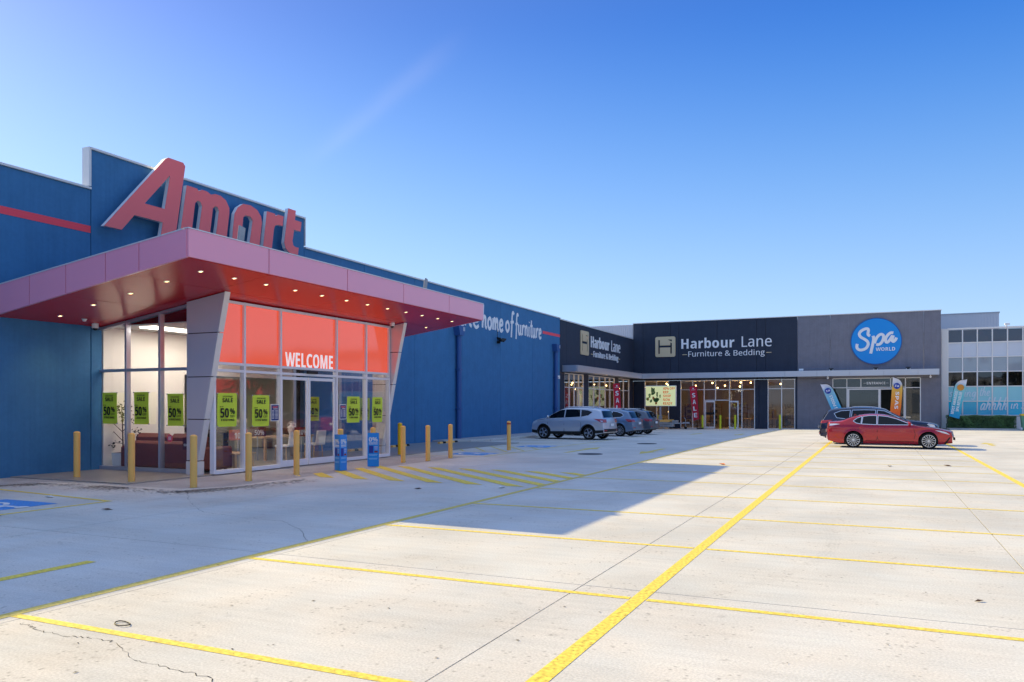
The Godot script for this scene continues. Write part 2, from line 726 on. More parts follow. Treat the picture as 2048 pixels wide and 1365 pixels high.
	M.bollard = mat(srgb(255, 192, 98), 0.45)
	M.bollard_yellow = mat(srgb(238, 196, 20), 0.4)
	M.bollard_lime = mat(srgb(214, 216, 40), 0.45)
	M.warm_lamp = glow(Color(1.0, 0.82, 0.55), 4.0)
	M.strip_lamp = glow(Color(1.0, 0.97, 0.92), 3.0)
	M.plaster = mat(srgb(236, 232, 224), 0.85)
	M.ceiling = mat(srgb(206, 206, 204), 0.9)
	M.dim_wall = M.plaster
	M.dim_ceiling = M.ceiling
	M.room_floor = mat(srgb(150, 146, 140), 0.35)
	M.wood = mat(srgb(196, 160, 118), 0.5)
	M.dark_wood = mat(srgb(84, 62, 48), 0.55)
	M.lime_poster = mat(srgb(212, 236, 66), 0.6)
	M.lime_poster.backlight_enabled = true
	M.lime_poster.backlight = Color(0.35, 0.45, 0.05)
	M.ink = mat(Color(0.025, 0.025, 0.025), 0.6)
	M.downpipe = mat(srgb(48, 92, 150), 0.5)


# a flat painted mark on the lot, following its fall; poly in (x, z)
func mark_strip(mb: MB, a: Vector2, b: Vector2, w: float, lift := 0.003) -> void:
	var n := maxi(1, int(ceil(a.distance_to(b) / 2.0)))
	var side := (b - a).normalized().orthogonal() * w * 0.5
	for k in n:
		var p := a.lerp(b, float(k) / n)
		var q := a.lerp(b, float(k + 1) / n)
		var c := []
		for e: Vector2 in [p - side, q - side, q + side, p + side]:
			c.append(Vector3(e.x, gy(e.x, e.y) + lift, e.y))
		mb.quad(c[0], c[1], c[2], c[3], Vector3.UP)


func mark_poly(mb: MB, poly: PackedVector2Array, lift := 0.003) -> void:
	var ix := Geometry2D.triangulate_polygon(poly)
	for k in range(0, ix.size(), 3):
		var c := []
		for j in 3:
			var e := poly[ix[k + j]]
			c.append(Vector3(e.x, gy(e.x, e.y) + lift, e.y))
		mb.tri(c[0], c[1], c[2], Vector3.UP)


func line(parent: Node, called: String, a: Vector2, b: Vector2, w: float, m: Material, lift := 0.003) -> void:
	var mb := MB.new()
	mark_strip(mb, a, b, w, lift)
	obj(called, mb, m, parent)


func ground() -> void:
	var g := MB.new()
	g.quad(Vector3(-900, -0.34, -900), Vector3(900, -0.34, -900), Vector3(900, -0.34, 900), Vector3(-900, -0.34, 900), Vector3.UP)
	tag(obj("ground", g, M.ground), "pale bare ground around and beyond the concrete car park", "", "", "structure")
	var lot := thing("car_park", "pale concrete car park in large slabs with thin dark joints", "")
	lot.set_meta("kind", "structure")
	var xs := [-60.0, -30.0, -10.75, -6.55, -2.66, 1.47, 5.6, 14.0, 30.0, 60.0]
	var zs := [40.0, 15.0, 2.5, -7.45, -22.6, -40.0, -54.0, -67.8, -100.0]
	var k := 0
	for i in xs.size() - 1:
		for j in zs.size() - 1:
			var x0: float = xs[i] + 0.006
			var x1: float = xs[i + 1] - 0.006
			var z0: float = zs[j] - 0.006
			var z1: float = zs[j + 1] + 0.006
			var mb := MB.new()
			var nx := maxi(1, int((x1 - x0) / 2.6))
			var nz := maxi(1, int((z0 - z1) / 2.6))
			if z0 > -39.0:
				nx = 1; nz = 1
			for u in nx:
				for w in nz:
					var c := []
					for e: Vector2 in [Vector2(u, w), Vector2(u + 1, w), Vector2(u + 1, w + 1), Vector2(u, w + 1)]:
						var x := lerpf(x0, x1, e.x / nx)
						var z := lerpf(z0, z1, e.y / nz)
						c.append(Vector3(x, gy(x, z), z))
					mb.quad(c[0], c[1], c[2], c[3], Vector3.UP)
			for e in [[x0, z0, x1, z0, Vector3.BACK], [x0, z1, x1, z1, Vector3.FORWARD], [x0, z0, x0, z1, Vector3.LEFT], [x1, z0, x1, z1, Vector3.RIGHT]]:
				mb.quad(Vector3(e[0], gy(e[0], e[1]), e[1]), Vector3(e[2], gy(e[2], e[3]), e[3]), Vector3(e[2], -0.3, e[3]), Vector3(e[0], -0.3, e[1]), e[4])
			obj("concrete_slab", mb, M[["concrete", "concrete_b", "concrete_c"][(k * 7 + i) % 3]], lot)
			k += 1
	# hairline cracks wandering over the slabs
	for q in [[[Vector2(-6.4, -4.2), Vector2(-6.13, -4.14), Vector2(-5.75, -4.09), Vector2(-5.53, -4.16), Vector2(-5.29, -4.16), Vector2(-4.77, -3.94), Vector2(-4.41, -3.9), Vector2(-4.0, -3.88), Vector2(-3.7, -3.7)], 5, 0.008], [[Vector2(-13.3, -12.3), Vector2(-11.51, -10.69), Vector2(-10.27, -9.85), Vector2(-9.28, -9.65), Vector2(-8.37, -9.59), Vector2(-7.52, -9.02), Vector2(-6.78, -8.26)], 6, 0.008]]:
		rng.seed = q[1]
		var pts := PackedVector2Array()
		var src: Array = q[0]
		for i in src.size() - 1:
			for s in 9:
				pts.append(src[i].lerp(src[i + 1], s / 9.0) + Vector2(rng.randf_range(-1, 1), rng.randf_range(-1, 1)) * 0.022)
		var mb := MB.new()
		for i in pts.size() - 1:
			mark_strip(mb, pts[i], pts[i + 1], q[2] * rng.randf_range(0.15, 0.9), 0.003)
		obj("crack", mb, M.joint, lot)

	var lines := thing("road_markings", "yellow and blue painted lines of the car park", "")
	lines.set_meta("kind", "structure")
	line(lines, "aisle_line", Vector2(-6.75, 8), Vector2(-6.75, -62), 0.13, M.yellow_worn)
	line(lines, "bay_line", Vector2(-2.0, 4), Vector2(-2.0, -43), 0.138, M.yellow_line)
	line(lines, "bay_line", Vector2(3.0, 4), Vector2(3.0, -43.5), 0.14, M.yellow_line)
	for z in [1.2, -1.55, -4.33, -7.12, -9.95, -12.8, -15.75, -18.5, -21.3, -24.0, -26.5, -29.1, -31.7, -34.4]:
		line(lines, "bay_line", Vector2(-6.68, z), Vector2(-2.08, z), 0.09, M.yellow_line)
		line(lines, "bay_line", Vector2(-1.92, z), Vector2(2.93, z), 0.09, M.yellow_line)
	# crossing stripes in front of the shop door
	var zone := PackedVector2Array([Vector2(-13.42, -15.85), Vector2(-6.83, -15.85), Vector2(-6.83, -19.68), Vector2(-13.42, -19.68)])
	for k2 in range(-7, 5):
		var x0 := -10.6 + 1.03 * k2
		var st := PackedVector2Array([Vector2(x0 - 1.24, -20.6), Vector2(x0 - 0.81, -20.6), Vector2(x0 + 4.89, -15.6), Vector2(x0 + 4.46, -15.6)])
		for p in Geometry2D.intersect_polygons(zone, st):
			var mb := MB.new()
			mark_poly(mb, p, 0.005)
			obj("crossing_stripe", mb, M.yellow_line, lines)
	# accessible bay at the left edge
	line(lines, "bay_line", Vector2(-20, -11.0), Vector2(-13.0, -10.22), 0.10, M.yellow_line)
	line(lines, "bay_line", Vector2(-13.04, -10.15), Vector2(-13.04, 0), 0.10, M.yellow_line)
	line(lines, "centre_dash", Vector2(-8.2, -6.2), Vector2(-8.2, -2.4), 0.16, M.yellow_line)
	for q in [[Vector2(-14.35, -8.85), 0.75, 0.0], [Vector2(-13.55, -25.9), 0.72, 0.0], [Vector2(-13.45, -31.7), 0.72, 0.0]]:
		var mb := MB.new()
		var c: Vector2 = q[0]
		var h: float = q[1]
		mark_poly(mb, PackedVector2Array([c + Vector2(-h, -h), c + Vector2(h, -h), c + Vector2(h, h), c + Vector2(-h, h)]), 0.003)
		obj("blue_bay_square", mb, M.blue_line, lines)
		var wb := MB.new()
		# wheelchair sign: head, body, arm, lap, leg and wheel; its top points away from the wall
		for l in parse("-.08,.42 -.05,.1 .2,.1 .32,-.28 .46,-.24|-.06,.22 .18,.22|-.16,.08 -.28,-.1 -.24,-.34 -.02,-.46 .18,-.36 .24,-.2"):
			var sm: PackedVector2Array = smooth(l, 4)
			for i in sm.size() - 1:
				var pa: Vector2 = c + Vector2(sm[i].y, sm[i].x) * h * 1.7
				var pb: Vector2 = c + Vector2(sm[i + 1].y, sm[i + 1].x) * h * 1.7
				mark_strip(wb, pa, pb, 0.10, 0.005 + i * 0.0001)
		var hd := PackedVector2Array()
		for i in 10:
			hd.append(c + Vector2(0.55, -0.08) * h * 1.7 + Vector2.from_angle(TAU * i / 10) * 0.12)
		mark_poly(wb, hd, 0.008)
		obj("wheelchair_symbol", wb, M.white_line, lines)
	# bays along the wall beyond the entrance
	line(lines, "bay_line", Vector2(-12.45, -24.6), Vector2(-12.45, -46), 0.09, M.yellow_worn)
	for z in [-24.4, -27.3, -30.8, -33.9, -37.0, -40.6]:
		line(lines, "bay_line", Vector2(-17.4, z), Vector2(-12.5, z), 0.08, M.yellow_worn)
	var bay := PackedVector2Array([Vector2(-17.3, -27.4), Vector2(-12.55, -27.4), Vector2(-12.55, -30.7), Vector2(-17.3, -30.7)])
	for k2 in range(-4, 6):
		var x0 := -16.4 + 0.95 * k2
		var st := PackedVector2Array([Vector2(x0, -31), Vector2(x0 + 0.11, -31), Vector2(x0 + 2.9, -27), Vector2(x0 + 2.79, -27)])
		for p in Geometry2D.intersect_polygons(bay, st):
			var mb := MB.new()
			mark_poly(mb, p, 0.005)
			obj("hatch_stripe", mb, M.yellow_worn, lines)
	for q in [[Vector2(-10.7, -28.0), Vector2(-10.7, -32.2)], [Vector2(-7.95, -32.2), Vector2(-7.95, -28.4)], [Vector2(-10.65, -50.0), Vector2(-10.65, -53.5)], [Vector2(-7.85, -53.3), Vector2(-7.85, -49.8)], [Vector2(4.75, -40.6), Vector2(4.75, -43.8)]]:
		var mb := MB.new()
		var a: Vector2 = q[0]
		var b: Vector2 = q[1]
		var u := (b - a).normalized()
		var s := u.orthogonal()
		var neck := b - u * 1.5
		mark_poly(mb, PackedVector2Array([a - s * 0.1, neck - s * 0.1, neck - s * 0.34, b, neck + s * 0.34, neck + s * 0.1, a + s * 0.1]), 0.003)
		obj("direction_arrow", mb, M.yellow_worn, lines)

	# exposed aggregate apron along the wall and before the entrance
	var apron := MB.new()
	mark_poly(apron, PackedVector2Array([Vector2(WALL, 12), Vector2(-17.85, 12), Vector2(-17.75, -12.1), Vector2(-16.6, -12.35), Vector2(-13.6, -12.4), Vector2(-13.05, -13.1), Vector2(-12.95, -24.2), Vector2(WALL, -24.2)]), 0.002)
	tag(obj("footpath", apron, M.aggregate), "grey exposed aggregate footpath under the red canopy", "", "", "structure")
	# raised strip behind the parked cars, with a concrete kerb
	var kerb := hold("kerb")
	tag(kerb, "low pale concrete kerb and strip at the foot of the blue wall", "", "", "structure")
	var kp := PackedVector2Array()
	for q in [Vector2(WALL, -33.0), Vector2(-18.9, -33.0), Vector2(-18.0, -34.0), Vector2(-17.5, -35.2), Vector2(-17.35, -36.5), Vector2(-17.35, -66.0), Vector2(WALL, -66.0)]:
		kp.append(Vector2(q.x, q.y))
	var kb := MB.new()
	kb.prism(kp, Transform3D(Basis(Vector3.RIGHT, Vector3.BACK, Vector3.DOWN), Vector3(0, 0.10, 0)), 0.3, 7)
	obj("kerb_strip", kb, M.aggregate, kerb)
	var ke := MB.new()
	for i in range(1, 5):
		var a := kp[i]
		var b := kp[i + 1]
		var n := int(ceil(a.distance_to(b) / 2.0))
		for s in n:
			var p := a.lerp(b, float(s) / n)
			var q := a.lerp(b, (s + 0.985) / n)
			var yaw := atan2(-(q - p).y, (q - p).x)
			ke.box(Vector3(p.distance_to(q) * 0.5, 0.0, 0.0), Vector3(p.distance_to(q), 0.30, 0.15), Transform3D(Basis(Vector3.UP, yaw), Vector3(p.x, -0.03, p.y)), 0.02)
	obj("kerbstone", ke, M.concrete_b, kerb)
	# manhole lids
	for q in [[-9.54, -27.5, "dark round manhole cover beside the near direction arrow"], [-9.7, -36.0, "dark manhole cover in the aisle behind the silver car"]]:
		var mb := MB.new()
		mb.lathe(PackedVector2Array([Vector2(0.46, 0.0), Vector2(0.46, 0.012), Vector2(0.40, 0.012), Vector2(0.40, 0.008), Vector2(0, 0.008)]), Transform3D(Basis.IDENTITY, Vector3(q[0], 0.0, q[1])), 24)
		tag(obj("manhole_cover", mb, M.dark), q[2], "manhole cover", "manhole covers in the aisle")


# ---------------------------------------------------------------- blue furniture store
func wall_slab(parent: Node, called: String, a: Vector3, b: Vector3, m: Material) -> void:
	var mb := MB.new()
	mb.span(a, b, 0.012)
	obj(called, mb, m, parent)


func blue_store() -> void:
	var s := thing("furniture_store", "long blue concrete store building with a raised sign parapet", "building")
	var cuts := [14.0, 9.4, 4.7, 0.0, -4.9, -9.8, -14.72]
	var g := 0.009
	for i in cuts.size() - 1:
		wall_slab(s, "wall_panel", Vector3(WALL - 0.2, -0.35, cuts[i] - g), Vector3(WALL, 7.7, cuts[i + 1] + g), M[["blue_wall", "blue_wall_b"][i % 2]])
	# sign parapet over the entrance: panel left of the opening, panel above it
	wall_slab(s, "wall_panel", Vector3(WALL - 0.2, 3.9, -14.72 - g), Vector3(WALL, 8.8, -23.57 + g), M.blue_wall_b)
	wall_slab(s, "wall_panel", Vector3(WALL - 0.2, -0.35, -14.72 - g), Vector3(WALL - 0.001, 3.88, -15.06), M.blue_wall_b)
	cuts = [-23.57, -27.4, -31.4, -36.0, -40.6, -45.2, -49.96]
	for i in cuts.size() - 1:
		wall_slab(s, "wall_panel", Vector3(WALL - 0.2, -0.35, cuts[i] - g), Vector3(WALL, 7.7, cuts[i + 1] + g), M[["blue_wall_b", "blue_wall"][i % 2]])
	boxp("wall_core", Vector3(WALL - 0.36, -0.35, -23.4), Vector3(WALL - 0.21, 7.6, -49.9), M.joint, s)
	boxp("wall_core", Vector3(WALL - 0.36, -0.35, 14), Vector3(WALL - 0.21, 7.6, -14.9), M.joint, s)
	# metal cappings
	boxp("capping", Vector3(WALL - 0.25, 7.7, 14), Vector3(WALL + 0.05, 7.76, -14.70), M.capping, s)
	boxp("capping", Vector3(WALL - 0.25, 7.7, -23.60), Vector3(WALL + 0.05, 7.76, -49.96), M.capping, s)
	boxp("capping", Vector3(WALL - 0.25, 8.8, -14.70), Vector3(WALL + 0.05, 8.86, -17.0), M.capping, s)
	boxp("capping", Vector3(WALL - 0.25, 8.8, -17.9), Vector3(WALL + 0.05, 8.86, -23.60), M.capping, s)
	boxp("parapet_return", Vector3(WALL - 0.25, 7.79, -14.64), Vector3(WALL + 0.03, 8.86, -14.71), M.capping, s)
	boxp("parapet_return", Vector3(WALL - 0.25, 7.79, -23.58), Vector3(WALL + 0.03, 8.86, -23.63), M.capping, s)
	boxp("painted_stripe", Vector3(WALL, 6.51, 14), Vector3(WALL + 0.008, 6.70, -14.70), M.red_stripe, s)
	boxp("painted_stripe", Vector3(WALL, 6.42, -46.9), Vector3(WALL + 0.008, 6.60, -49.95), M.red_stripe, s)
	boxp("roof", Vector3(-60, 6.9, 14), Vector3(WALL - 0.37, 7.15, -49.9), M.cladding, s)
	boxp("end_wall", Vector3(-60, -0.35, 14.0), Vector3(WALL - 0.2, 7.5, 14.25), M.blue_wall, s)
	boxp("rear_wall", Vector3(-60.3, -0.35, 14.2), Vector3(-60, 7.5, -68), M.blue_wall, s)
	# showroom behind the entrance
	boxp("showroom_floor", Vector3(-36, -0.02, -12.5), Vector3(-15.36, 0.03, -34), M.room_floor, s)
	boxp("showroom_ceiling", Vector3(-36, 3.98, -12.5), Vector3(WALL - 0.37, 4.1, -34), M.dim_ceiling, s)
	boxp("porch_ceiling", Vector3(WALL + 0.002, 3.965, -15.06), Vector3(-15.4, 3.985, -22.9), M.ceiling, s)
	boxp("showroom_wall", Vector3(-36.2, 0, -12.5), Vector3(-36, 4, -34), M.dim_wall, s)
	boxp("showroom_wall", Vector3(-36, 0, -34.2), Vector3(WALL - 0.37, 4, -34), M.dim_wall, s)
	boxp("showroom_wall", Vector3(-36, 0, -12.5), Vector3(WALL - 0.37, 4, -12.3), M.dim_wall, s)
	boxp("porch_wall", Vector3(WALL - 0.19, 0.03, -15.08), Vector3(WALL + 0.03, 3.96, -17.9), M.plaster, s)
	boxp("porch_wall", Vector3(WALL - 0.19, 2.75, -17.9), Vector3(WALL + 0.03, 3.96, -22.94), M.plaster, s)
	for q in [[-27.4, -15.5], [-24.0, -20.0], [-24.0, -26.0], [-30.5, -20.5], [-30.5, -26.5]]:
		boxp("ceiling_light", Vector3(q[0] - 0.12, 3.94, q[1]), Vector3(q[0] + 0.12, 3.975, q[1] - 3.2), M.strip_lamp, s)
		area(Vector3(q[0], 3.92, q[1] - 1.6), Vector2(0.24, 3.2), 0.7)
	boxp("ceiling_light", Vector3(-18.45, 3.93, -15.4), Vector3(-17.85, 3.96, -18.4), M.strip_lamp, s)
	area(Vector3(-18.15, 3.91, -16.9), Vector2(0.6, 3.0), 3.2)


func area(at: Vector3, size: Vector2, energy: float, color := Color(1.0, 0.96, 0.9)) -> void:
	var l := AreaLight3D.new()
	l.name = numbered("ceiling_panel_light")
	l.area_size = size
	l.light_energy = energy
	l.light_color = color
	l.shadow_enabled = true
	l.area_range = 40.0
	add_child(l, true)
	l.position = at
	l.rotation.x = -PI / 2


# big raised letters over the canopy; outlines in (distance along the wall, height)
func store_sign() -> void:
	var s := thing("store_sign", "huge pink raised letters reading Amart on the blue parapet", "sign")
	var letters := {
		"A": ["14.82,6.70 15.37,6.70 15.79,7.20 16.77,7.20 16.68,6.70 17.20,6.70 17.60,9.08 17.52,9.17 16.97,9.17 16.86,9.10", ["16.13,7.61 16.84,7.61 17.04,8.67"]],
		"m": ["17.36,6.70 17.66,8.52 18.06,8.52 18.12,8.46 18.26,8.53 18.45,8.53 18.62,8.47 18.80,8.53 19.02,8.53 19.25,8.44 19.40,8.22 19.40,8.05 19.20,6.70 18.75,6.70 18.96,8.02 18.90,8.13 18.80,8.15 18.70,8.05 18.50,6.70 18.05,6.70 18.26,8.02 18.20,8.14 18.08,8.15 17.98,8.05 17.78,6.70", []],
		"a": ["19.62,6.72 19.52,6.95 19.56,7.55 19.64,8.10 19.78,8.33 20.02,8.50 20.36,8.53 20.68,8.44 20.86,8.26 20.90,8.05 20.70,6.70", ["20.05,7.05 20.28,7.05 20.46,8.02 20.38,8.14 20.14,8.15 20.02,8.05 19.93,7.30"]],
		"r": ["20.88,6.70 21.15,8.51 21.54,8.51 21.57,8.44 21.72,8.51 21.99,8.51 21.94,8.16 21.68,8.15 21.55,8.09 21.49,7.95 21.30,6.70", []],
		"t": ["22.24,8.86 22.64,8.86 22.59,8.51 22.95,8.51 22.89,8.15 22.54,8.15 22.46,7.72 22.50,7.58 22.60,7.54 22.80,7.54 22.75,7.27 22.30,7.27 22.10,7.40 22.03,7.60", []],
	}
	var t := Transform3D(Basis(Vector3.UP, PI / 2), Vector3(WALL + 0.25, 0, 0))
	for ch in ["A", "m", "a", "r", "t"]:
		var o: PackedVector2Array = parse(letters[ch][0])[0]
		var hs := []
		for h in letters[ch][1]:
			hs.append(parse(h)[0])
		var letter := hold("letter_" + {"A": "capital", "m": "middle", "a": "round", "r": "hooked", "t": "crossed"}[ch], s)
		var side := MB.new()
		side.prism(o, t, 0.13, 6, hs)
		obj("letter_side", side, M.sign_white, letter)
		var face := MB.new()
		face.prism(o, t * Transform3D(Basis.IDENTITY, Vector3(0, 0, 0.132)), 0.012, 7, hs)
		obj("letter_face", face, M.sign_red, letter)
		var st := MB.new()
		var mid := Vector2.ZERO
		for p in o:
			mid += p
		mid /= o.size()
		st.span(Vector3(WALL, 8.3, -mid.x - 0.3), Vector3(WALL + 0.26, 8.36, -mid.x - 0.24))
		obj("letter_bracket", st, M.steel, letter)
	var w := MB.new()
	var tt := Transform3D(Basis(Vector3.UP, PI / 2), Vector3(WALL + 0.003, 0, 0))
	script_word("the", 35.6, 38.0, 5.98, 0.62, 0.17, 0.03, tt, 0.012, w)
	script_word("home", 38.25, 41.0, 6.04, 0.64, 0.18, 0.03, tt, 0.012, w)
	script_word("of", 41.25, 42.45, 6.10, 0.60, 0.17, 0.03, tt, 0.012, w)
	script_word("furniture", 42.6, 46.7, 6.06, 0.60, 0.15, 0.03, tt, 0.012, w)
	tag(obj("slogan_lettering", w, M.sign_white), "white brush script reading the home of furniture", "lettering")


func entrance_canopy() -> void:
	var c := thing("entrance_canopy", "deep red canopy sloping up over the store entrance", "canopy")
	var x0 := -13.0
	var z0 := -12.05
	var z1 := -25.65
	var wy := 3.96
	var oy := 4.90
	# side outline (distance from wall side, height)
	var seams := [-12.05, -14.46, -17.5, -20.3, -23.1, -25.65]
	for i in seams.size() - 1:
		var mb := MB.new()
		mb.span(Vector3(x0 - 0.05, oy, seams[i] - 0.012), Vector3(x0, 5.49, seams[i + 1] + 0.012), 0.006)
		obj("fascia_panel", mb, M.fascia_red, c)
	boxp("fascia_frame", Vector3(x0 - 0.12, oy + 0.02, z0 - 0.06), Vector3(x0 - 0.055, 5.44, z1 + 0.06), M.seam, c)
	var xs := [-19.5, -18.09, -16.81, -15.5, -14.45, -13.0]
	for i in xs.size() - 1:
		for z in [z0, z1]:
			var mb := MB.new()
			var a: float = xs[i] + 0.012
			var b: float = xs[i + 1] - (0.012 if i < 4 else 0.052)
			var lo := func(x): return oy + (x - x0) * (oy - wy) / 6.5
			var hi := func(x): return 5.49 + (x - x0) * 0.82 / 6.5
			mb.prism(PackedVector2Array([Vector2(a, lo.call(a)), Vector2(b, lo.call(b)), Vector2(b, hi.call(b)), Vector2(a, hi.call(a))]), fz(0, 0, z - 0.05 if z == z0 else z), 0.05, 7)
			obj("fascia_panel", mb, M.fascia_red, c)
	# soffit panels
	var zc := [-12.10, -14.55, -18.2, -21.9, -25.60]
	var xc := [-19.49, -17.0, -14.75, -13.06]
	for i in xc.size() - 1:
		for j in zc.size() - 1:
			var mb := MB.new()
			var a: float = xc[i] + 0.006
			var b: float = xc[i + 1] - 0.006
			var k := (oy - wy) / 6.5
			mb.prism(PackedVector2Array([Vector2(a, oy + (a - x0) * k), Vector2(b, oy + (b - x0) * k), Vector2(b, oy + (b - x0) * k + 0.03), Vector2(a, oy + (a - x0) * k + 0.03)]), fz(0, 0, zc[j + 1] + 0.006), zc[j] - zc[j + 1] - 0.012, 7)
			obj("soffit_panel", mb, M.soffit_red, c)
	var top := MB.new()
	top.prism(PackedVector2Array([Vector2(-19.49, 4.02), Vector2(-13.07, 4.95), Vector2(-13.07, 5.42), Vector2(-19.49, 4.60)]), fz(0, 0, z1 + 0.06), z0 - z1 - 0.12, 7)
	obj("canopy_roof", top, M.seam, c)
	var lip := MB.new()
	lip.span(Vector3(x0 - 0.14, 5.492, z0), Vector3(x0 + 0.012, 5.515, z1))
	lip.prism(PackedVector2Array([Vector2(-19.49, 4.672), Vector2(-13.15, 5.475), Vector2(-13.15, 5.50), Vector2(-19.49, 4.697)]), fz(0, 0, z0 - 0.1), 0.11, 7)
	obj("edge_trim", lip, M.column_edge, c)
	# downlights
	var spots := [[-18.76, -13.3], [-17.41, -13.21], [-16.06, -13.16], [-14.77, -13.07], [-13.71, -13.06]]
	for z in [-14.09, -15.15, -16.23, -17.32, -18.42, -19.44, -20.5, -21.55, -22.54, -23.57, -24.59]:
		spots.append([-13.72, z])
	spots.append([-14.84, -24.66])
	for q in spots:
		var y: float = oy + (q[0] - x0) * (oy - wy) / 6.5
		var d := hold("downlight", c)
		var tilt := Transform3D(Basis(Vector3.BACK, atan((oy - wy) / 6.5)), Vector3(q[0], y - 0.002, q[1]))
		var ring := MB.new()
		ring.lathe(PackedVector2Array([Vector2(0.038, 0.004), Vector2(0.042, -0.012), Vector2(0.062, -0.010), Vector2(0.065, 0.0)]), tilt, 14)
		obj("trim_ring", ring, M.mullion_white, d)
		var bulb := MB.new()
		bulb.lathe(PackedVector2Array([Vector2(0.0, -0.006), Vector2(0.040, -0.004)]), tilt, 14)
		obj("lamp_face", bulb, M.warm_lamp, d)
		var l := SpotLight3D.new()
		l.name = numbered("downlight_beam")
		l.light_energy = 0.5
		l.light_color = Color(1.0, 0.85, 0.6)
		l.spot_angle = 50
		l.spot_range = 8
		l.light_size = 0.04
		l.shadow_enabled = true
		add_child(l, true)
		l.position = Vector3(q[0], y - 0.03, q[1])
		l.rotation.x = -PI / 2
	var sensor := MB.new()
	sensor.lathe(PackedVector2Array([Vector2(0.0, -0.07), Vector2(0.04, -0.06), Vector2(0.055, -0.02), Vector2(0.07, 0.0)]), Transform3D(Basis.IDENTITY, Vector3(-18.8, 4.058, -14.0)), 14)
	obj("smoke_sensor", sensor, M.white, c)
	for q in [[-19.2, 3.985, -14.62, "white round security camera at the wall end of the canopy"], [-15.0, 4.60, -22.7, "white round security camera beside the far leaning column"]]:
		var o := thing("security_camera", q[3], "camera", Vector3(q[0], q[1], q[2]), 0, "white cameras under the canopy")
		var b := MB.new()
		b.cyl(Vector3(0, 0.03, 0), Vector3(0, -0.10, 0), 0.085, 0.085, 16)
		obj("camera_base", b, M.white, o)
		b = MB.new()
		b.lathe(PackedVector2Array([Vector2(0.06, -0.101), Vector2(0.055, -0.13), Vector2(0.03, -0.155), Vector2(0.0, -0.162)]), Transform3D.IDENTITY, 14)
		obj("lens_dome", b, M.black, o)
	for q in [[-14.0, 5.28, -14.5, "upright galvanised bracket on the canopy below the pink sign"], [-14.0, 5.28, -23.1, "upright galvanised bracket at the far end of the canopy"]]:
		var o := thing("sign_light_bracket", q[3], "bracket", Vector3(q[0], q[1], q[2]), 0.35, "brackets on the canopy roof")
		var b := MB.new()
		b.box(Vector3(0, 0.42, 0), Vector3(0.05, 0.84, 0.30), Transform3D(Basis(Vector3.BACK, -0.12), Vector3.ZERO), 0.006)
		obj("plate", b, M.galv, o)
		b = MB.new()
		b.box(Vector3(-0.05, 0.40, 0), Vector3(0.05, 0.80, 0.06), Transform3D(Basis(Vector3.BACK, -0.12), Vector3.ZERO), 0.006)
		b.box(Vector3(0, 0.0, 0), Vector3(0.34, 0.06, 0.34), Transform3D.IDENTITY, 0.006)
		obj("stay", b, M.steel, o)


func entrance_columns() -> void:
	for q in [[-14.78, "near leaning grey clad column at the entrance corner"], [-22.98, "far leaning grey clad column beside the blue wall"]]:
		var z: float = q[0]
		var o := thing("leaning_column", q[1], "column", Vector3(0, 0, z), 0, "leaning columns of the entrance")
		var ys := [0.38, 1.44, 2.52, 3.63, 4.75]
		for i in 4:
			var a: float = ys[i] + 0.012
			var b: float = ys[i + 1] - 0.012
			var ex := func(y): return -15.62 + (y - 0.38) * 0.92 / 4.4
			var top_l := 4.44 if i == 3 else b
			var mb := MB.new()
			mb.prism(PackedVector2Array([Vector2(-16.02, a), Vector2(ex.call(a) - 0.03, a), Vector2(ex.call(b) - 0.03, minf(b, 4.62)), Vector2(-16.02, minf(b, top_l))]), fz(0, 0, -0.19), 0.17, 7)
			obj("side_panel", mb, M.column, o)
			mb = MB.new()
			mb.prism(PackedVector2Array([Vector2(ex.call(a) - 0.028, a), Vector2(ex.call(a), a), Vector2(ex.call(b), minf(b, 4.64)), Vector2(ex.call(b) - 0.028, minf(b, 4.62))]), fz(0, 0, -0.195), 0.18, 7)
			obj("edge_panel", mb, M.column_edge, o)
		var core := MB.new()
		core.prism(PackedVector2Array([Vector2(-15.99, 0.1), Vector2(-15.70, 0.1), Vector2(-15.70, 0.4), Vector2(-14.87, 4.55), Vector2(-15.99, 4.42)]), fz(0, 0, -0.175), 0.14, 7)
		obj("column_core", core, M.seam, o)
		boxp("column_foot", Vector3(-16.03, 0.0, -0.21), Vector3(-15.61, 0.365, 0.0), M.column_edge, o, 0.008)


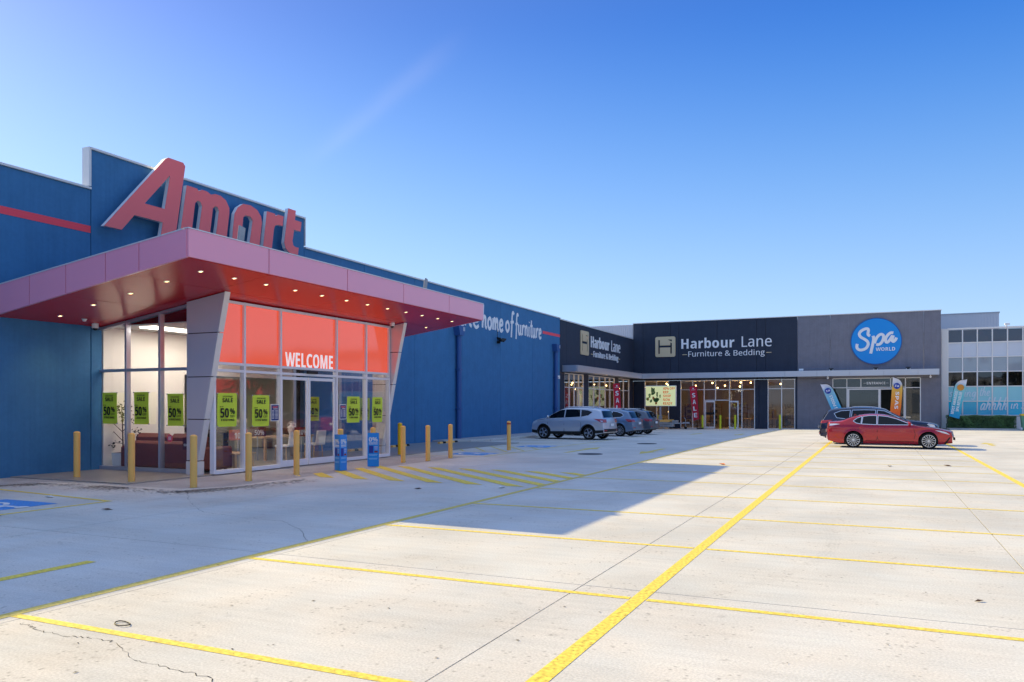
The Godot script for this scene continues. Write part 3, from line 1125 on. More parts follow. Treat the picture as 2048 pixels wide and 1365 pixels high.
func glazing() -> void:
	var f := thing("entrance_glazing", "tall silver framed glass front of the store entrance", "shopfront")
	var soff := func(x): return 4.9 + (x + 13.0) * 0.1446
	# front plane x = -15.3
	var x := -15.3
	var zs := [-15.02, -16.07, -17.48, -20.03, -21.6, -22.95]
	for z in zs:
		boxp("mullion", Vector3(x - 0.12, 0.04, z + 0.035), Vector3(x + 0.03, 4.54, z - 0.035), M.mullion, f, 0.004)
	for i in zs.size() - 1:
		var a: float = zs[i] - 0.036
		var b: float = zs[i + 1] + 0.036
		for y in [4.50, 2.88, 2.70]:
			boxp("transom", Vector3(x - 0.12, y - 0.035, a), Vector3(x + 0.026, y + 0.035, b), M.mullion, f, 0.004)
		if i != 2:
			boxp("transom", Vector3(x - 0.12, 0.03, a), Vector3(x + 0.026, 0.13, b), M.mullion, f, 0.004)
			boxp("glass_pane", Vector3(x - 0.065, 0.13, a), Vector3(x - 0.055, 2.665, b), M.glass, f)
		boxp("glass_pane", Vector3(x - 0.065, 2.735, a), Vector3(x - 0.055, 2.845, b), M.glass, f)
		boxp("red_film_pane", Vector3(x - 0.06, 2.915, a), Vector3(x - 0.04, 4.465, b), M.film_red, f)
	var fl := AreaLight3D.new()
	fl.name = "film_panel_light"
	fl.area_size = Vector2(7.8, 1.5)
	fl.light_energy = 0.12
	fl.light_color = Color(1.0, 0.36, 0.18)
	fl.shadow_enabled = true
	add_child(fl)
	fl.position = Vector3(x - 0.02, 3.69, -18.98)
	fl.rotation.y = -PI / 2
	# sliding doors between the third and fourth mullion
	var door_x := x - 0.02
	for q in [[-17.52, -18.70], [-18.74, -19.99]]:
		var d := hold("sliding_door", f)
		var a: float = q[0]
		var b: float = q[1]
		boxp("stile", Vector3(door_x - 0.05, 0.04, a), Vector3(door_x, 2.62, a - 0.07), M.mullion, d, 0.004)
		boxp("stile", Vector3(door_x - 0.05, 0.04, b + 0.07), Vector3(door_x, 2.62, b), M.mullion, d, 0.004)
		boxp("rail", Vector3(door_x - 0.05, 0.04, a - 0.071), Vector3(door_x, 0.22, b + 0.071), M.mullion, d, 0.004)
		boxp("rail", Vector3(door_x - 0.05, 2.53, a - 0.071), Vector3(door_x, 2.62, b + 0.071), M.mullion, d, 0.004)
		boxp("pane", Vector3(door_x - 0.03, 0.22, a - 0.071), Vector3(door_x - 0.02, 2.53, b + 0.071), M.glass, d)
	boxp("door_sensor", Vector3(x + 0.03, 2.73, -18.55), Vector3(x + 0.11, 2.81, -19.0), M.black, f, 0.01)
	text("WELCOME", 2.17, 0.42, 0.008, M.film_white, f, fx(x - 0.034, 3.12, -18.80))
	# left return, plane z = -15.0
	var z := -15.0
	var xs := [-19.66, -18.47, -17.2, -16.06]
	for q in xs:
		boxp("mullion", Vector3(q - 0.035, 0.04, z - 0.12), Vector3(q + 0.035, soff.call(q) - 0.02, z + 0.03), M.alu, f, 0.004)
	for i in xs.size() - 1:
		var a: float = xs[i] + 0.036
		var b: float = xs[i + 1] - 0.036
		boxp("transom", Vector3(a, 2.71, z - 0.12), Vector3(b, 2.79, z + 0.026), M.alu, f, 0.004)
		boxp("transom", Vector3(a, 0.03, z - 0.12), Vector3(b, 0.13, z + 0.026), M.alu, f, 0.004)
		boxp("glass_pane", Vector3(a, 0.13, z - 0.065), Vector3(b, 2.71, z - 0.055), M.glass, f)
		var mb := MB.new()
		mb.prism(PackedVector2Array([Vector2(a, 2.79), Vector2(b, 2.79), Vector2(b, soff.call(b) - 0.05), Vector2(a, soff.call(a) - 0.05)]), fz(0, 0, z - 0.065), 0.01, 7)
		obj("glass_pane", mb, M.glass, f)
		mb = MB.new()
		mb.prism(PackedVector2Array([Vector2(a, soff.call(a) - 0.09), Vector2(b, soff.call(b) - 0.09), Vector2(b, soff.call(b) - 0.015), Vector2(a, soff.call(a) - 0.015)]), fz(0, 0, z - 0.12), 0.146, 7)
		obj("transom", mb, M.alu, f)
	# far return, plane z = -22.95, and back of the porch roof
	boxp("glass_pane", Vector3(-19.4, 0.1, -22.96), Vector3(-15.5, 4.0, -22.95), M.glass, f)
	for q in [-19.45, -17.4]:
		boxp("mullion", Vector3(q - 0.035, 0.04, -23.03), Vector3(q + 0.035, 4.0, -22.88), M.alu, f, 0.004)


func sale_poster(label: String, t: Transform3D, w: float, h: float) -> void:
	var p := thing("sale_poster", label, "poster", t.origin, 0, "lime sale posters in the entrance glass")
	p.transform = t
	var mb := MB.new()
	# a hanging sheet with a slight bow
	var rows := []
	for i in 7:
		var r := []
		for j in 5:
			var u := j / 4.0 - 0.5
			var vv := i / 6.0 - 0.5
			r.append(Vector3(u * w, vv * h, 0.012 * sin(vv * 3.0 + u * 2.0)))
		rows.append(r)
	var inn := []
	for i in 7:
		inn.append(Vector3(0, 0, -1))
	mb.sheet(rows, inn)
	for i in 7:
		for j in 5:
			rows[i][j] += Vector3(0, 0, -0.002)
		inn[i] = Vector3(0, 0, 1)
	mb.sheet(rows, inn)
	obj("sheet", mb, M.lime_poster, p)
	var d := 0.02
	text("STOCKTAKE", w * 0.52, h * 0.045, 0.003, M.ink, p, fz(0, h * 0.395, d), false)
	text("SALE", w * 0.54, h * 0.12, 0.003, M.ink, p, fz(0, h * 0.285, d))
	text("UP TO", w * 0.18, h * 0.028, 0.003, M.ink, p, fz(-w * 0.32, h * 0.095, d))
	text("50", w * 0.44, h * 0.28, 0.003, M.ink, p, fz(-w * 0.16, -h * 0.09, d))
	text("%", w * 0.25, h * 0.17, 0.003, M.ink, p, fz(w * 0.25, -h * 0.04, d))
	text("OFF", w * 0.25, h * 0.07, 0.003, M.ink, p, fz(w * 0.25, -h * 0.19, d), false)
	text("A HUGE RANGE", w * 0.70, h * 0.06, 0.003, M.ink, p, fz(0, -h * 0.30, d))
	for sx in [-1, 1]:
		for sy in [-1, 1]:
			var k := MB.new()
			k.box(Vector3(sx * (w * 0.5 + 0.005), sy * (h * 0.5 - 0.01), 0.004), Vector3(0.035, 0.03, 0.02))
			obj("corner_clip", k, M.steel, p)


func posters() -> void:
	sale_poster("lime sale poster in the left side glass, nearest the blue wall", fz(-19.04, 1.72, -14.94), 0.58, 0.85)
	sale_poster("lime sale poster in the middle pane of the left side glass", fz(-17.82, 1.72, -14.94), 0.56, 0.86)
	sale_poster("lime sale poster in the left side glass next to the near column", fz(-16.57, 1.68, -14.94), 0.58, 0.84)
	sale_poster("lime sale poster in the first front pane after the near column", fx(-15.24, 1.68, -15.40), 0.66, 0.87)
	sale_poster("lime sale poster in the front pane left of the sliding door", fx(-15.27, 1.65, -16.66), 0.64, 0.85)
	sale_poster("lime sale poster on the inner glass behind the sliding door", fx(-16.6, 1.68, -20.5), 0.60, 0.78)
	sale_poster("lime sale poster in the front pane right of the sliding door", fx(-15.27, 1.66, -20.86), 0.66, 0.84)
	sale_poster("lime sale poster in the last front pane beside the far column", fx(-15.27, 1.65, -22.2), 0.58, 0.84)
	sale_poster("lime sale poster on the inner glass, half hidden by the last front poster", fx(-16.6, 1.66, -23.5 + 0.15), 0.60, 0.80)
	for q in [[-17.2, "blue opening hours board left of the sliding door"], [-20.3, "blue opening hours board right of the sliding door"]]:
		var p := thing("hours_board", q[1], "notice board", Vector3(-15.26, 1.59, q[0]), PI / 2, "opening hours boards beside the door")
		var b := MB.new()
		b.box(Vector3.ZERO, Vector3(0.33, 0.47, 0.01))
		obj("board_edge", b, M.white, p)
		b = MB.new()
		b.box(Vector3(0, 0, 0.007), Vector3(0.29, 0.43, 0.006))
		obj("board_face", b, mat(srgb(24, 52, 120), 0.4), p)
		text("Amart", 0.2, 0.055, 0.003, M.sign_red, p, fz(0, 0.16, 0.012))
		text("Furniture", 0.17, 0.032, 0.003, M.white, p, fz(0.02, 0.11, 0.012))
		for k in 7:
			b = MB.new()
			b.box(Vector3(-0.08, 0.06 - k * 0.036, 0.011), Vector3(0.09, 0.013, 0.003))
			b.box(Vector3(0.06, 0.06 - k * 0.036, 0.011), Vector3(0.11, 0.013, 0.003))
			obj("hours_line", b, M.white, p)
	var st := thing("round_sticker", "round pink sticker low on the left side glass", "sticker", Vector3(-16.88, 0.93, -15.04))
	var sb := MB.new()
	sb.cyl(Vector3(0, 0, 0), Vector3(0, 0, 0.006), 0.10, 0.10, 20)
	obj("disc", sb, mat(srgb(226, 92, 118), 0.5), st)
	sb = MB.new()
	for k in 3:
		sb.box(Vector3(0, 0.03 - k * 0.03, 0.008), Vector3(0.10, 0.014, 0.004))
	obj("print", sb, M.white, st)


func bollards() -> void:
	var spots := [[-17.89, -13.12, "yellow bollard in front of the plain blue wall, nearest it"], [-15.7, -12.89, "yellow bollard before the middle pane of the left side glass"], [-13.52, -12.68, "yellow bollard standing before the near leaning column"], [-13.49, -14.31, "yellow bollard before the first front pane past the near column"], [-13.6, -16.14, "yellow bollard before the left leaf of the sliding door"], [-13.44, -20.95, "yellow bollard in front of a brighter one beside the far column"], [-13.11, -21.9, "yellow bollard standing alone before the downpipe side of the blue wall"], [-13.12, -23.4, "yellow bollard farthest along the footpath edge, before the downpipe"]]
	var first: Node3D
	for q in spots:
		if first == null:
			first = thing("yellow_bollard", q[2], "bollard", Vector3(q[0], 0.004, q[1]), 0, "yellow bollards along the entrance footpath")
			var b := MB.new()
			b.cyl(Vector3.ZERO, Vector3(0, 1.12, 0), 0.076, 0.076, 20, false)
			obj("post", b, M.bollard, first)
			b = MB.new()
			b.lathe(PackedVector2Array([Vector2(0.0, 1.155), Vector2(0.03, 1.152), Vector2(0.06, 1.14), Vector2(0.078, 1.118), Vector2(0.078, 1.10)]), Transform3D.IDENTITY, 20)
			obj("cap", b, M.bollard, first)
		else:
			again(first, q[2], Vector3(q[0], 0.004, q[1]), 0.0, "yellow_bollard")
	for q in [[-13.33, -28.54, M.bollard, true, "yellow bollard with a red band among the hatched bays"], [-15.5, -23.95, M.bollard_yellow, false, "brighter yellow bollard behind the others by the far column"]]:
		var o := thing("yellow_bollard", q[4], "bollard", Vector3(q[0], 0.0, q[1]))
		var b := MB.new()
		b.cyl(Vector3.ZERO, Vector3(0, 1.12, 0), 0.08, 0.08, 20, false)
		obj("post", b, q[2], o)
		b = MB.new()
		b.lathe(PackedVector2Array([Vector2(0.0, 1.17), Vector2(0.05, 1.165), Vector2(0.082, 1.14), Vector2(0.082, 1.11)]), Transform3D.IDENTITY, 20)
		obj("cap", b, q[2], o)
		if q[3]:
			b = MB.new()
			b.cyl(Vector3(0, 1.03, 0), Vector3(0, 1.09, 0), 0.083, 0.083, 20, false)
			obj("red_band", b, mat(srgb(206, 46, 30), 0.4), o)
	# bollards that wear blue sleeves
	for q in [[-13.35, -17.65, 1.62, "blue sleeved bollard turned corner on, nearer the door"], [-13.35, -19.2, 0.62, "blue sleeved bollard with one broad face, right of the door"]]:
		var o := thing("sleeved_bollard", q[3], "bollard", Vector3(q[0], 0.004, q[1]), 0, "bollards in blue advertising sleeves")
		var b := MB.new()
		b.cyl(Vector3.ZERO, Vector3(0, 1.12, 0), 0.076, 0.076, 20, false)
		b.lathe(PackedVector2Array([Vector2(0.0, 1.155), Vector2(0.06, 1.14), Vector2(0.078, 1.118), Vector2(0.078, 1.10)]), Transform3D.IDENTITY, 20)
		obj("post", b, M.bollard, o)
		var sl := hold("sleeve", o)
		sl.rotation.y = q[2]
		b = MB.new()
		for k in 3:
			var t := Transform3D(Basis(Vector3.UP, TAU * k / 3), Vector3.ZERO)
			b.box(Vector3(0, 0.5, 0.095), Vector3(0.325, 0.98, 0.006), t)
		obj("sleeve_sheet", b, mat(srgb(0, 140, 226), 0.35), sl)
		for k in 3:
			var t := Transform3D(Basis(Vector3.UP, TAU * k / 3), Vector3.ZERO)
			text("0%", 0.25, 0.13, 0.003, M.white, sl, t * fz(0, 0.80, 0.101))
			text("Interest", 0.25, 0.05, 0.003, M.white, sl, t * fz(0, 0.70, 0.101))
			text("Payment Plans", 0.25, 0.03, 0.003, M.white, sl, t * fz(0, 0.655, 0.101))
			b = MB.new()
			b.box(Vector3(-0.06, 0.51, 0.1), Vector3(0.12, 0.21, 0.004), t)
			obj("printed_card", b, mat(srgb(20, 44, 150), 0.4), sl)
			b = MB.new()
			b.box(Vector3(0.08, 0.58, 0.1), Vector3(0.10, 0.05, 0.004), t)
			b.box(Vector3(0.08, 0.52, 0.1), Vector3(0.09, 0.035, 0.004), t)
			obj("printed_card", b, mat(srgb(150, 170, 220), 0.4), sl)
			b = MB.new()
			b.box(Vector3(0.08, 0.44, 0.1), Vector3(0.10, 0.05, 0.004), t)
			obj("printed_card", b, mat(srgb(140, 50, 50), 0.4), sl)
			b = MB.new()
			for i in 4:
				b.box(Vector3(0, 0.36 - i * 0.025 - (0.06 if i > 1 else 0.0), 0.1), Vector3(0.26 - 0.04 * (i % 2), 0.010, 0.003), t)
			obj("small_print", b, mat(srgb(150, 210, 245), 0.5), sl)


func wall_fittings() -> void:
	for q in [[-35.4, "tall blue downpipe and rain head near the canopy end"], [-48.85, "tall blue downpipe and rain head beside the black shop wall"]]:
		var o := thing("downpipe", q[1], "downpipe", Vector3(WALL, 0, q[0]), 0, "blue downpipes on the blue wall")
		var b := MB.new()
		b.prism(PackedVector2Array([Vector2(-0.22, 5.36), Vector2(0.22, 5.36), Vector2(0.36, 5.85), Vector2(-0.36, 5.85)]), fx(0.0, 0, 0), 0.34, 7)
		obj("rain_head", b, M.downpipe, o)
		b = MB.new()
		b.cyl(Vector3(0.15, 0.05, 0), Vector3(0.15, 5.36, 0), 0.13, 0.13, 16)
		obj("pipe", b, M.downpipe, o)
		b = MB.new()
		b.span(Vector3(0.30, 5.6, -0.10), Vector3(0.345, 5.80, -0.30))
		obj("overflow_spout", b, M.alu, o)
		for y in [1.6, 3.6]:
			b = MB.new()
			b.span(Vector3(0, y, -0.16), Vector3(0.29, y + 0.05, 0.16))
			obj("pipe_clip", b, M.downpipe, o)
	var o := thing("flood_light", "black twin flood light on the blue wall under the slogan", "flood light", Vector3(WALL, 5.38, -40.2))
	var b := MB.new()
	b.span(Vector3(0, -0.08, -0.06), Vector3(0.18, 0.06, 0.06))
	obj("bracket", b, M.black, o)
	for s in [-1.0, 1.0]:
		b = MB.new()
		b.box(Vector3(0.0, 0.0, 0.24 * s), Vector3(0.26, 0.08, 0.36), Transform3D(Basis.from_euler(Vector3(-0.45 * s, 0, -0.2)), Vector3(0.26, 0.02, 0)), 0.01)
		obj("lamp_head", b, M.black, o)
	b = MB.new()
	b.tube([Vector3(0.015, 0.06, 0), Vector3(0.015, 0.55, 0.02), Vector3(0.015, 1.05, 0.1)], 0.012, 6)
	obj("cable", b, M.black, o)
	var pl := thing("number_plate_sign", "small white number plate where the blue wall ends", "plate", Vector3(WALL, 3.70, -49.6), PI / 2)
	b = MB.new()
	b.box(Vector3(0, 0, 0.015), Vector3(0.62, 0.22, 0.02))
	obj("plate", b, M.white, pl)
	for q in [[-18.5, -28.6, 1.3, "striped wheel stop in the first bay past the entrance"], [-18.25, -32.3, 1.7, "striped wheel stop below the near downpipe"], [-18.3, -25.5, 1.5, "striped wheel stop close behind the far leaning column"]]:
		var w := thing("wheel_stop", q[3], "wheel stop", Vector3(q[0], 0.0, q[1]), 0, "black and yellow wheel stops")
		for k in 6:
			var z := (k - 2.5) * float(q[2]) / 6.0
			var mb := MB.new()
			mb.prism(PackedVector2Array([Vector2(-0.08, 0.0), Vector2(0.08, 0.0), Vector2(0.05, 0.11), Vector2(-0.05, 0.11)]), fz(0, 0, z - q[2] / 12.0), q[2] / 6.0 - 0.002, 7)
			obj("striped_block", mb, M.bollard if k % 2 else M.rubber, w)


# ---------------------------------------------------------------- far shops
func lamp(at: Vector3, r: float, energy: float, parent: Node, called := "pendant_bulb") -> void:
	var b := MB.new()
	b.lathe(PackedVector2Array([Vector2(0.0, -r), Vector2(r * 0.5, -r * 0.87), Vector2(r * 0.87, -r * 0.5), Vector2(r, 0), Vector2(r * 0.87, r * 0.5), Vector2(r * 0.5, r * 0.87), Vector2(0.0, r)]), Transform3D(Basis.IDENTITY, at), 10)
	obj(called, b, M.bulb, parent)
	var l := OmniLight3D.new()
	l.name = numbered("bulb_light")
	l.light_energy = energy
	l.light_color = Color(1.0, 0.78, 0.48)
	l.light_size = r
	l.omni_range = 30.0
	l.omni_attenuation = 2.0
	l.shadow_enabled = true
	add_child(l, true)
	l.position = at


# a glazed opening in a wall that faces +Z (axis 0) or +X (axis 1); us = mullion places, ys = transom heights
func window(parent: Node, axis: int, plane: float, us: Array, ys: Array, skip := [], ends := true) -> Node3D:
	var w := hold("shop_window", parent)
	var put := func(u0: float, u1: float, y0: float, y1: float, d0: float, d1: float, m: Material, called: String) -> void:
		if axis == 0:
			boxp(called, Vector3(u0, y0, plane + d0), Vector3(u1, y1, plane + d1), m, w)
		else:
			boxp(called, Vector3(plane + d0, y0, -u0), Vector3(plane + d1, y1, -u1), m, w)
	for u: float in us:
		if not ends and (u == us[0] or u == us[us.size() - 1]):
			continue
		put.call(u - 0.035, u + 0.035, ys[0], ys[ys.size() - 1], -0.12, -0.02, M.mullion_white, "mullion")
	for i in us.size() - 1:
		for j in ys.size():
			var y: float = ys[j]
			put.call(us[i] + 0.036, us[i + 1] - 0.036, y - (0.0 if j == 0 else 0.03), y + (0.07 if j == 0 else 0.03), -0.119, -0.023, M.mullion_white, "transom")
			if j < ys.size() - 1 and not skip.has([i, j]):
				put.call(us[i] + 0.036, us[i + 1] - 0.036, y + (0.07 if j == 0 else 0.03), ys[j + 1] - 0.03, -0.075, -0.065, M.glass, "pane")
	return w


func dark_shops() -> void:
	M.bulb = glow(Color(1.0, 0.80, 0.5), 6.0)
	var s := thing("dark_furniture_shop", "charcoal corner shop building with shopfront windows on two sides", "building")
	var g := 0.009
	# wing along the blue wall
	var cuts := [49.97, 51.2, 55.35, 57.3, 62.95, 67.8]
	for i in cuts.size() - 1:
		wall_slab(s, "wall_panel", Vector3(WALL - 0.2, 4.05, -cuts[i] - g), Vector3(WALL + 0.003, 7.62, -cuts[i + 1] + g), M[["black_wall", "black_wall_b"][i % 2]])
	for q in [[49.98, 50.85], [54.85, 55.85], [62.45, 63.45], [66.65, 67.75]]:
		wall_slab(s, "wall_pier", Vector3(WALL - 0.2, -0.35, -q[0]), Vector3(WALL + 0.003, 4.03, -q[1]), M.black_wall)
	boxp("capping", Vector3(WALL - 0.25, 7.62, -49.97), Vector3(WALL + 0.05, 7.70, -67.6), M.capping, s)
	window(s, 1, WALL, [50.9, 51.9, 52.9, 53.85, 54.8], [-0.25, 3.05, 4.02])
	window(s, 1, WALL, [55.9, 57.2, 58.6, 60.0, 61.2, 62.4], [-0.25, 3.05, 4.02])
	window(s, 1, WALL, [63.5, 65.0, 66.6], [-0.25, 3.05, 4.02])
	# long front facing the car park
	cuts = [-19.52, -18.62, -16.18, -15.46, -12.2, -8.98, -8.25, -5.79]
	for i in cuts.size() - 1:
		wall_slab(s, "wall_panel", Vector3(cuts[i] + g, 3.95, FAR - 0.2), Vector3(cuts[i + 1] - g, 9.0, FAR), M[["black_wall_b", "black_wall"][i % 2]])
	for q in [[-19.49, -18.5], [-16.3, -15.33], [-9.1, -8.8], [-8.78, -8.1], [-5.95, -5.80]]:
		wall_slab(s, "wall_pier", Vector3(q[0], -0.45, FAR - 0.2), Vector3(q[1], 3.93, FAR + 0.002), M.black_wall)
	window(s, 0, FAR, [-18.46, -17.41, -16.34], [-0.22, 3.13, 3.92])
	window(s, 0, FAR, [-15.29, -14.27, -13.29], [-0.2, 3.13, 3.92])
	window(s, 0, FAR, [-11.17, -10.16, -9.14], [-0.2, 3.13, 3.92])
	var w := window(s, 0, FAR, [-13.29, -12.34, -11.17], [2.19, 3.13, 3.92], [[0, 0], [1, 0]], false)
	boxp("pane", Vector3(-13.25, 2.22, FAR - 0.075), Vector3(-11.21, 3.10, FAR - 0.065), M.glass, w)
	window(s, 0, FAR, [-8.07, -7.0, -5.98], [-0.17, 3.16, 3.92])
	# doors: one shut, one slid open in front of the next pane
	for q in [[-13.22, -12.38, FAR - 0.06], [-11.2, -10.42, FAR + 0.03]]:
		var d := hold("shop_door", s)
		boxp("stile", Vector3(q[0], -0.18, q[2]), Vector3(q[0] + 0.09, 2.17, q[2] + 0.05), M.mullion_white, d)
		boxp("stile", Vector3(q[1] - 0.09, -0.18, q[2]), Vector3(q[1], 2.17, q[2] + 0.05), M.mullion_white, d)
		boxp("rail", Vector3(q[0] + 0.091, -0.18, q[2]), Vector3(q[1] - 0.091, -0.02, q[2] + 0.05), M.mullion_white, d)
		boxp("rail", Vector3(q[0] + 0.091, 2.05, q[2]), Vector3(q[1] - 0.091, 2.17, q[2] + 0.05), M.mullion_white, d)
		boxp("pane", Vector3(q[0] + 0.091, -0.02, q[2] + 0.02), Vector3(q[1] - 0.091, 2.05, q[2] + 0.03), M.glass, d)
	boxp("push_bar", Vector3(-13.12, 1.0, FAR + 0.0), Vector3(-12.42, 1.2, FAR + 0.02), M.black, s)
	boxp("capping", Vector3(-19.55, 9.0, FAR - 0.25), Vector3(-5.79, 9.06, FAR + 0.05), M.capping, s)
	# shop room behind
	boxp("shop_floor", Vector3(-34, -0.5, FAR - 13), Vector3(-5.9, -0.2, -50.2), M.room_floor, s)
	boxp("shop_ceiling", Vector3(-34, 4.35, FAR - 13), Vector3(-5.9, 4.5, FAR - 0.21), M.dark, s)
	boxp("shop_ceiling", Vector3(-34, 4.35, FAR - 0.2), Vector3(WALL - 0.21, 4.5, -50.0), M.dark, s)
	boxp("shop_wall", Vector3(-34, -0.3, FAR - 13.2), Vector3(-5.9, 4.3, FAR - 13), mat(srgb(168, 156, 148), 0.8), s)
	boxp("shop_wall", Vector3(-5.95, -0.3, FAR - 13), Vector3(-5.80, 8.8, FAR - 0.21), mat(srgb(168, 156, 152), 0.8), s)
	boxp("shop_wall", Vector3(-34.2, -0.3, FAR - 13), Vector3(-34, 4.3, -50.2), mat(srgb(168, 156, 148), 0.8), s)
	boxp("shop_wall", Vector3(-34, -0.3, -50.15), Vector3(WALL - 0.21, 4.3, -49.98), M.dim_wall, s)
	boxp("shop_roof", Vector3(-34, 7.0, FAR - 13), Vector3(-5.9, 7.15, FAR - 0.21), M.cladding, s)
	boxp("shop_roof", Vector3(-34, 7.0, FAR - 0.2), Vector3(WALL - 0.21, 7.15, -50.0), M.cladding, s)
	# bulbs on rails
	rng.seed = 77
	for q in [[-17.9, 3.3, -69.6], [-17.2, 3.75, -70.6], [-16.7, 3.6, -69.2], [-14.8, 3.4, -70.5], [-14.3, 3.5, -69.3], [-13.0, 3.75, -70.0], [-12.8, 3.35, -71.4], [-11.9, 3.5, -69.9], [-10.5, 3.75, -69.4], [-10.55, 3.4, -69.3], [-9.8, 3.75, -70.4], [-7.3, 3.6, -70.0], [-16.9, 1.2, -70.2]]:
		lamp(Vector3(q[0], q[1], q[2]), 0.07, 0.3, s)
		boxp("bulb_cord", Vector3(q[0] - 0.008, q[1] + 0.08, q[2] - 0.008), Vector3(q[0] + 0.008, 4.35, q[2] + 0.008), M.black, s)
	for z in [-51.5, -53.2, -56.5, -59.0, -61.5, -64.5]:
		lamp(Vector3(-21.0, 3.5, z), 0.07, 0.3, s)
		boxp("bulb_cord", Vector3(-21.008, 3.58, z - 0.008), Vector3(-20.992, 4.35, z + 0.008), M.black, s)
	for x in [-17.5, -14.0, -11.0]:
		boxp("light_rail", Vector3(x - 1.4, 3.9, -70.0), Vector3(x + 1.4, 3.94, -69.95), M.mullion_white, s)
	# shelving and goods seen through the glass
	rng.seed = 5
	for k in 18:
		var x := -18.2 + k * 0.68
		var h := rng.randf_range(0.5, 1.9)
		var c := Color.from_hsv(rng.randf_range(0.02, 0.12), rng.randf_range(0.1, 0.5), rng.randf_range(0.15, 0.6))
		var z := -69.3 - rng.randf_range(0.0, 3.0)
		if x > -12.6 and x < -11.0:
			z -= 4.0
		if k % 3 == 0:
			var o := hold("side_table", s)
			boxp("table_top", Vector3(x - 0.4, 0.6, z - 0.4), Vector3(x + 0.4, 0.66, z + 0.4), M.wood, o, 0.01)
			for e in [[-0.36, -0.36], [0.36, -0.36], [-0.36, 0.36], [0.36, 0.36]]:
				boxp("leg", Vector3(x + e[0] - 0.03, -0.2, z + e[1] - 0.03), Vector3(x + e[0] + 0.03, 0.6, z + e[1] + 0.03), M.dark_wood, o)
		elif k % 3 == 1:
			var o := hold("armchair", s)
			var cm := mat(c, 0.85)
			boxp("seat", Vector3(x - 0.38, 0.0, z - 0.36), Vector3(x + 0.38, 0.3, z + 0.36), cm, o, 0.06)
			boxp("backrest", Vector3(x - 0.38, 0.3, z - 0.42), Vector3(x + 0.38, 0.85, z - 0.24), cm, o, 0.06)
			boxp("armrest", Vector3(x - 0.46, 0.0, z - 0.36), Vector3(x - 0.385, 0.5, z + 0.36), cm, o, 0.03)
			boxp("armrest", Vector3(x + 0.385, 0.0, z - 0.36), Vector3(x + 0.46, 0.5, z + 0.36), cm, o, 0.03)
		else:
			var o := hold("display_shelf", s)
			for y in [0.1, 0.6, 1.1, 1.6]:
				boxp("shelf_board", Vector3(x - 0.45, y, z - 0.2), Vector3(x + 0.45, y + 0.04, z + 0.2), M.dark_wood, o)
				boxp("boxed_goods", Vector3(x - 0.3, y + 0.041, z - 0.12), Vector3(x - 0.3 + 0.2 + h * 0.1, y + 0.3, z + 0.1), mat(c, 0.7), o, 0.02)
			boxp("shelf_side", Vector3(x - 0.49, -0.2, z - 0.2), Vector3(x - 0.451, 1.9, z + 0.2), M.dark_wood, o)
			boxp("shelf_side", Vector3(x + 0.451, -0.2, z - 0.2), Vector3(x + 0.49, 1.9, z + 0.2), M.dark_wood, o)
	for k in 6:
		var z := -51.6 - k * 2.5
		var o := hold("hanging_rug", s)
		boxp("rug", Vector3(-21.6, 0.3, z), Vector3(-21.55, 2.7, z - 0.9), mat([srgb(150, 36, 54), srgb(226, 196, 150), srgb(120, 34, 48), srgb(206, 190, 170), srgb(90, 60, 50), srgb(150, 40, 50)][k], 0.9), o)
	# awning
	var a := thing("shop_awning", "grey metal awning band running round the corner shops", "awning")
	var zz := [-50.45, -53.6, -56.9, -60.2, -63.5, -66.79]
	for i in zz.size() - 1:
		boxp("fascia_panel", Vector3(-18.45, 4.09, zz[i] - 0.006), Vector3(-18.40, 4.54, zz[i + 1] + 0.006), M.awning, a, 0.004)
	boxp("fascia_panel", Vector3(WALL + 0.004, 4.09, -50.45), Vector3(-18.456, 4.54, -50.40), M.awning, a, 0.004)
	boxp("awning_top", Vector3(WALL + 0.004, 4.46, -50.46), Vector3(-18.46, 4.50, -66.7), M.awning, a)
	boxp("awning_soffit", Vector3(WALL + 0.004, 4.12, -50.46), Vector3(-18.46, 4.15, -66.7), M.steel, a)
	var xx := [-18.40, -16.08, -13.74, -11.39, -9.02, -6.65, -4.24, -1.88, 0.56, 2.9, 4.32]
	for i in xx.size() - 1:
		boxp("fascia_panel", Vector3(xx[i] + 0.006, 4.09, -66.85), Vector3(xx[i + 1] - 0.006, 4.54, -66.80), M.awning, a, 0.004)
	boxp("fascia_panel", Vector3(4.27, 4.09, -66.855), Vector3(4.32, 4.54, FAR + 0.004), M.awning, a, 0.004)
	boxp("awning_top", Vector3(-19.4, 4.46, -66.86), Vector3(4.26, 4.50, FAR + 0.004), M.awning, a)
	boxp("awning_soffit", Vector3(-19.4, 4.12, -66.86), Vector3(4.26, 4.15, FAR + 0.004), M.steel, a)
	# signs
	shop_sign(fz(-12.62, 6.55, FAR + 0.002), 1.0, "pale raised sign with a gold square, on the front facing the car park")
	shop_sign(fx(WALL + 0.004, 6.05, -58.85), 1.0, "pale raised sign with a gold square, on the side wing of the corner shop")
	var b := MB.new()
	# ribbed metal wall rising behind the wing
	var c := thing("metal_clad_wall", "pale ribbed metal wall rising behind the side wing", "wall")
	b = MB.new()
	b.span(Vector3(-30, 6.5, FAR - 0.30), Vector3(-19.56, 8.96, FAR - 0.22))
	obj("backing_sheet", b, M.cladding, c)
	for k in 52:
		var x := -29.9 + k * 0.2
		b = MB.new()
		b.prism(PackedVector2Array([Vector2(x - 0.04, 0), Vector2(x + 0.04, 0), Vector2(x + 0.02, 0.04), Vector2(x - 0.02, 0.04)]), Transform3D(Basis(Vector3.RIGHT, Vector3.BACK, Vector3.DOWN), Vector3(0, 8.95, FAR - 0.22)), 2.4, 7)
		obj("rib", b, M.cladding, c)


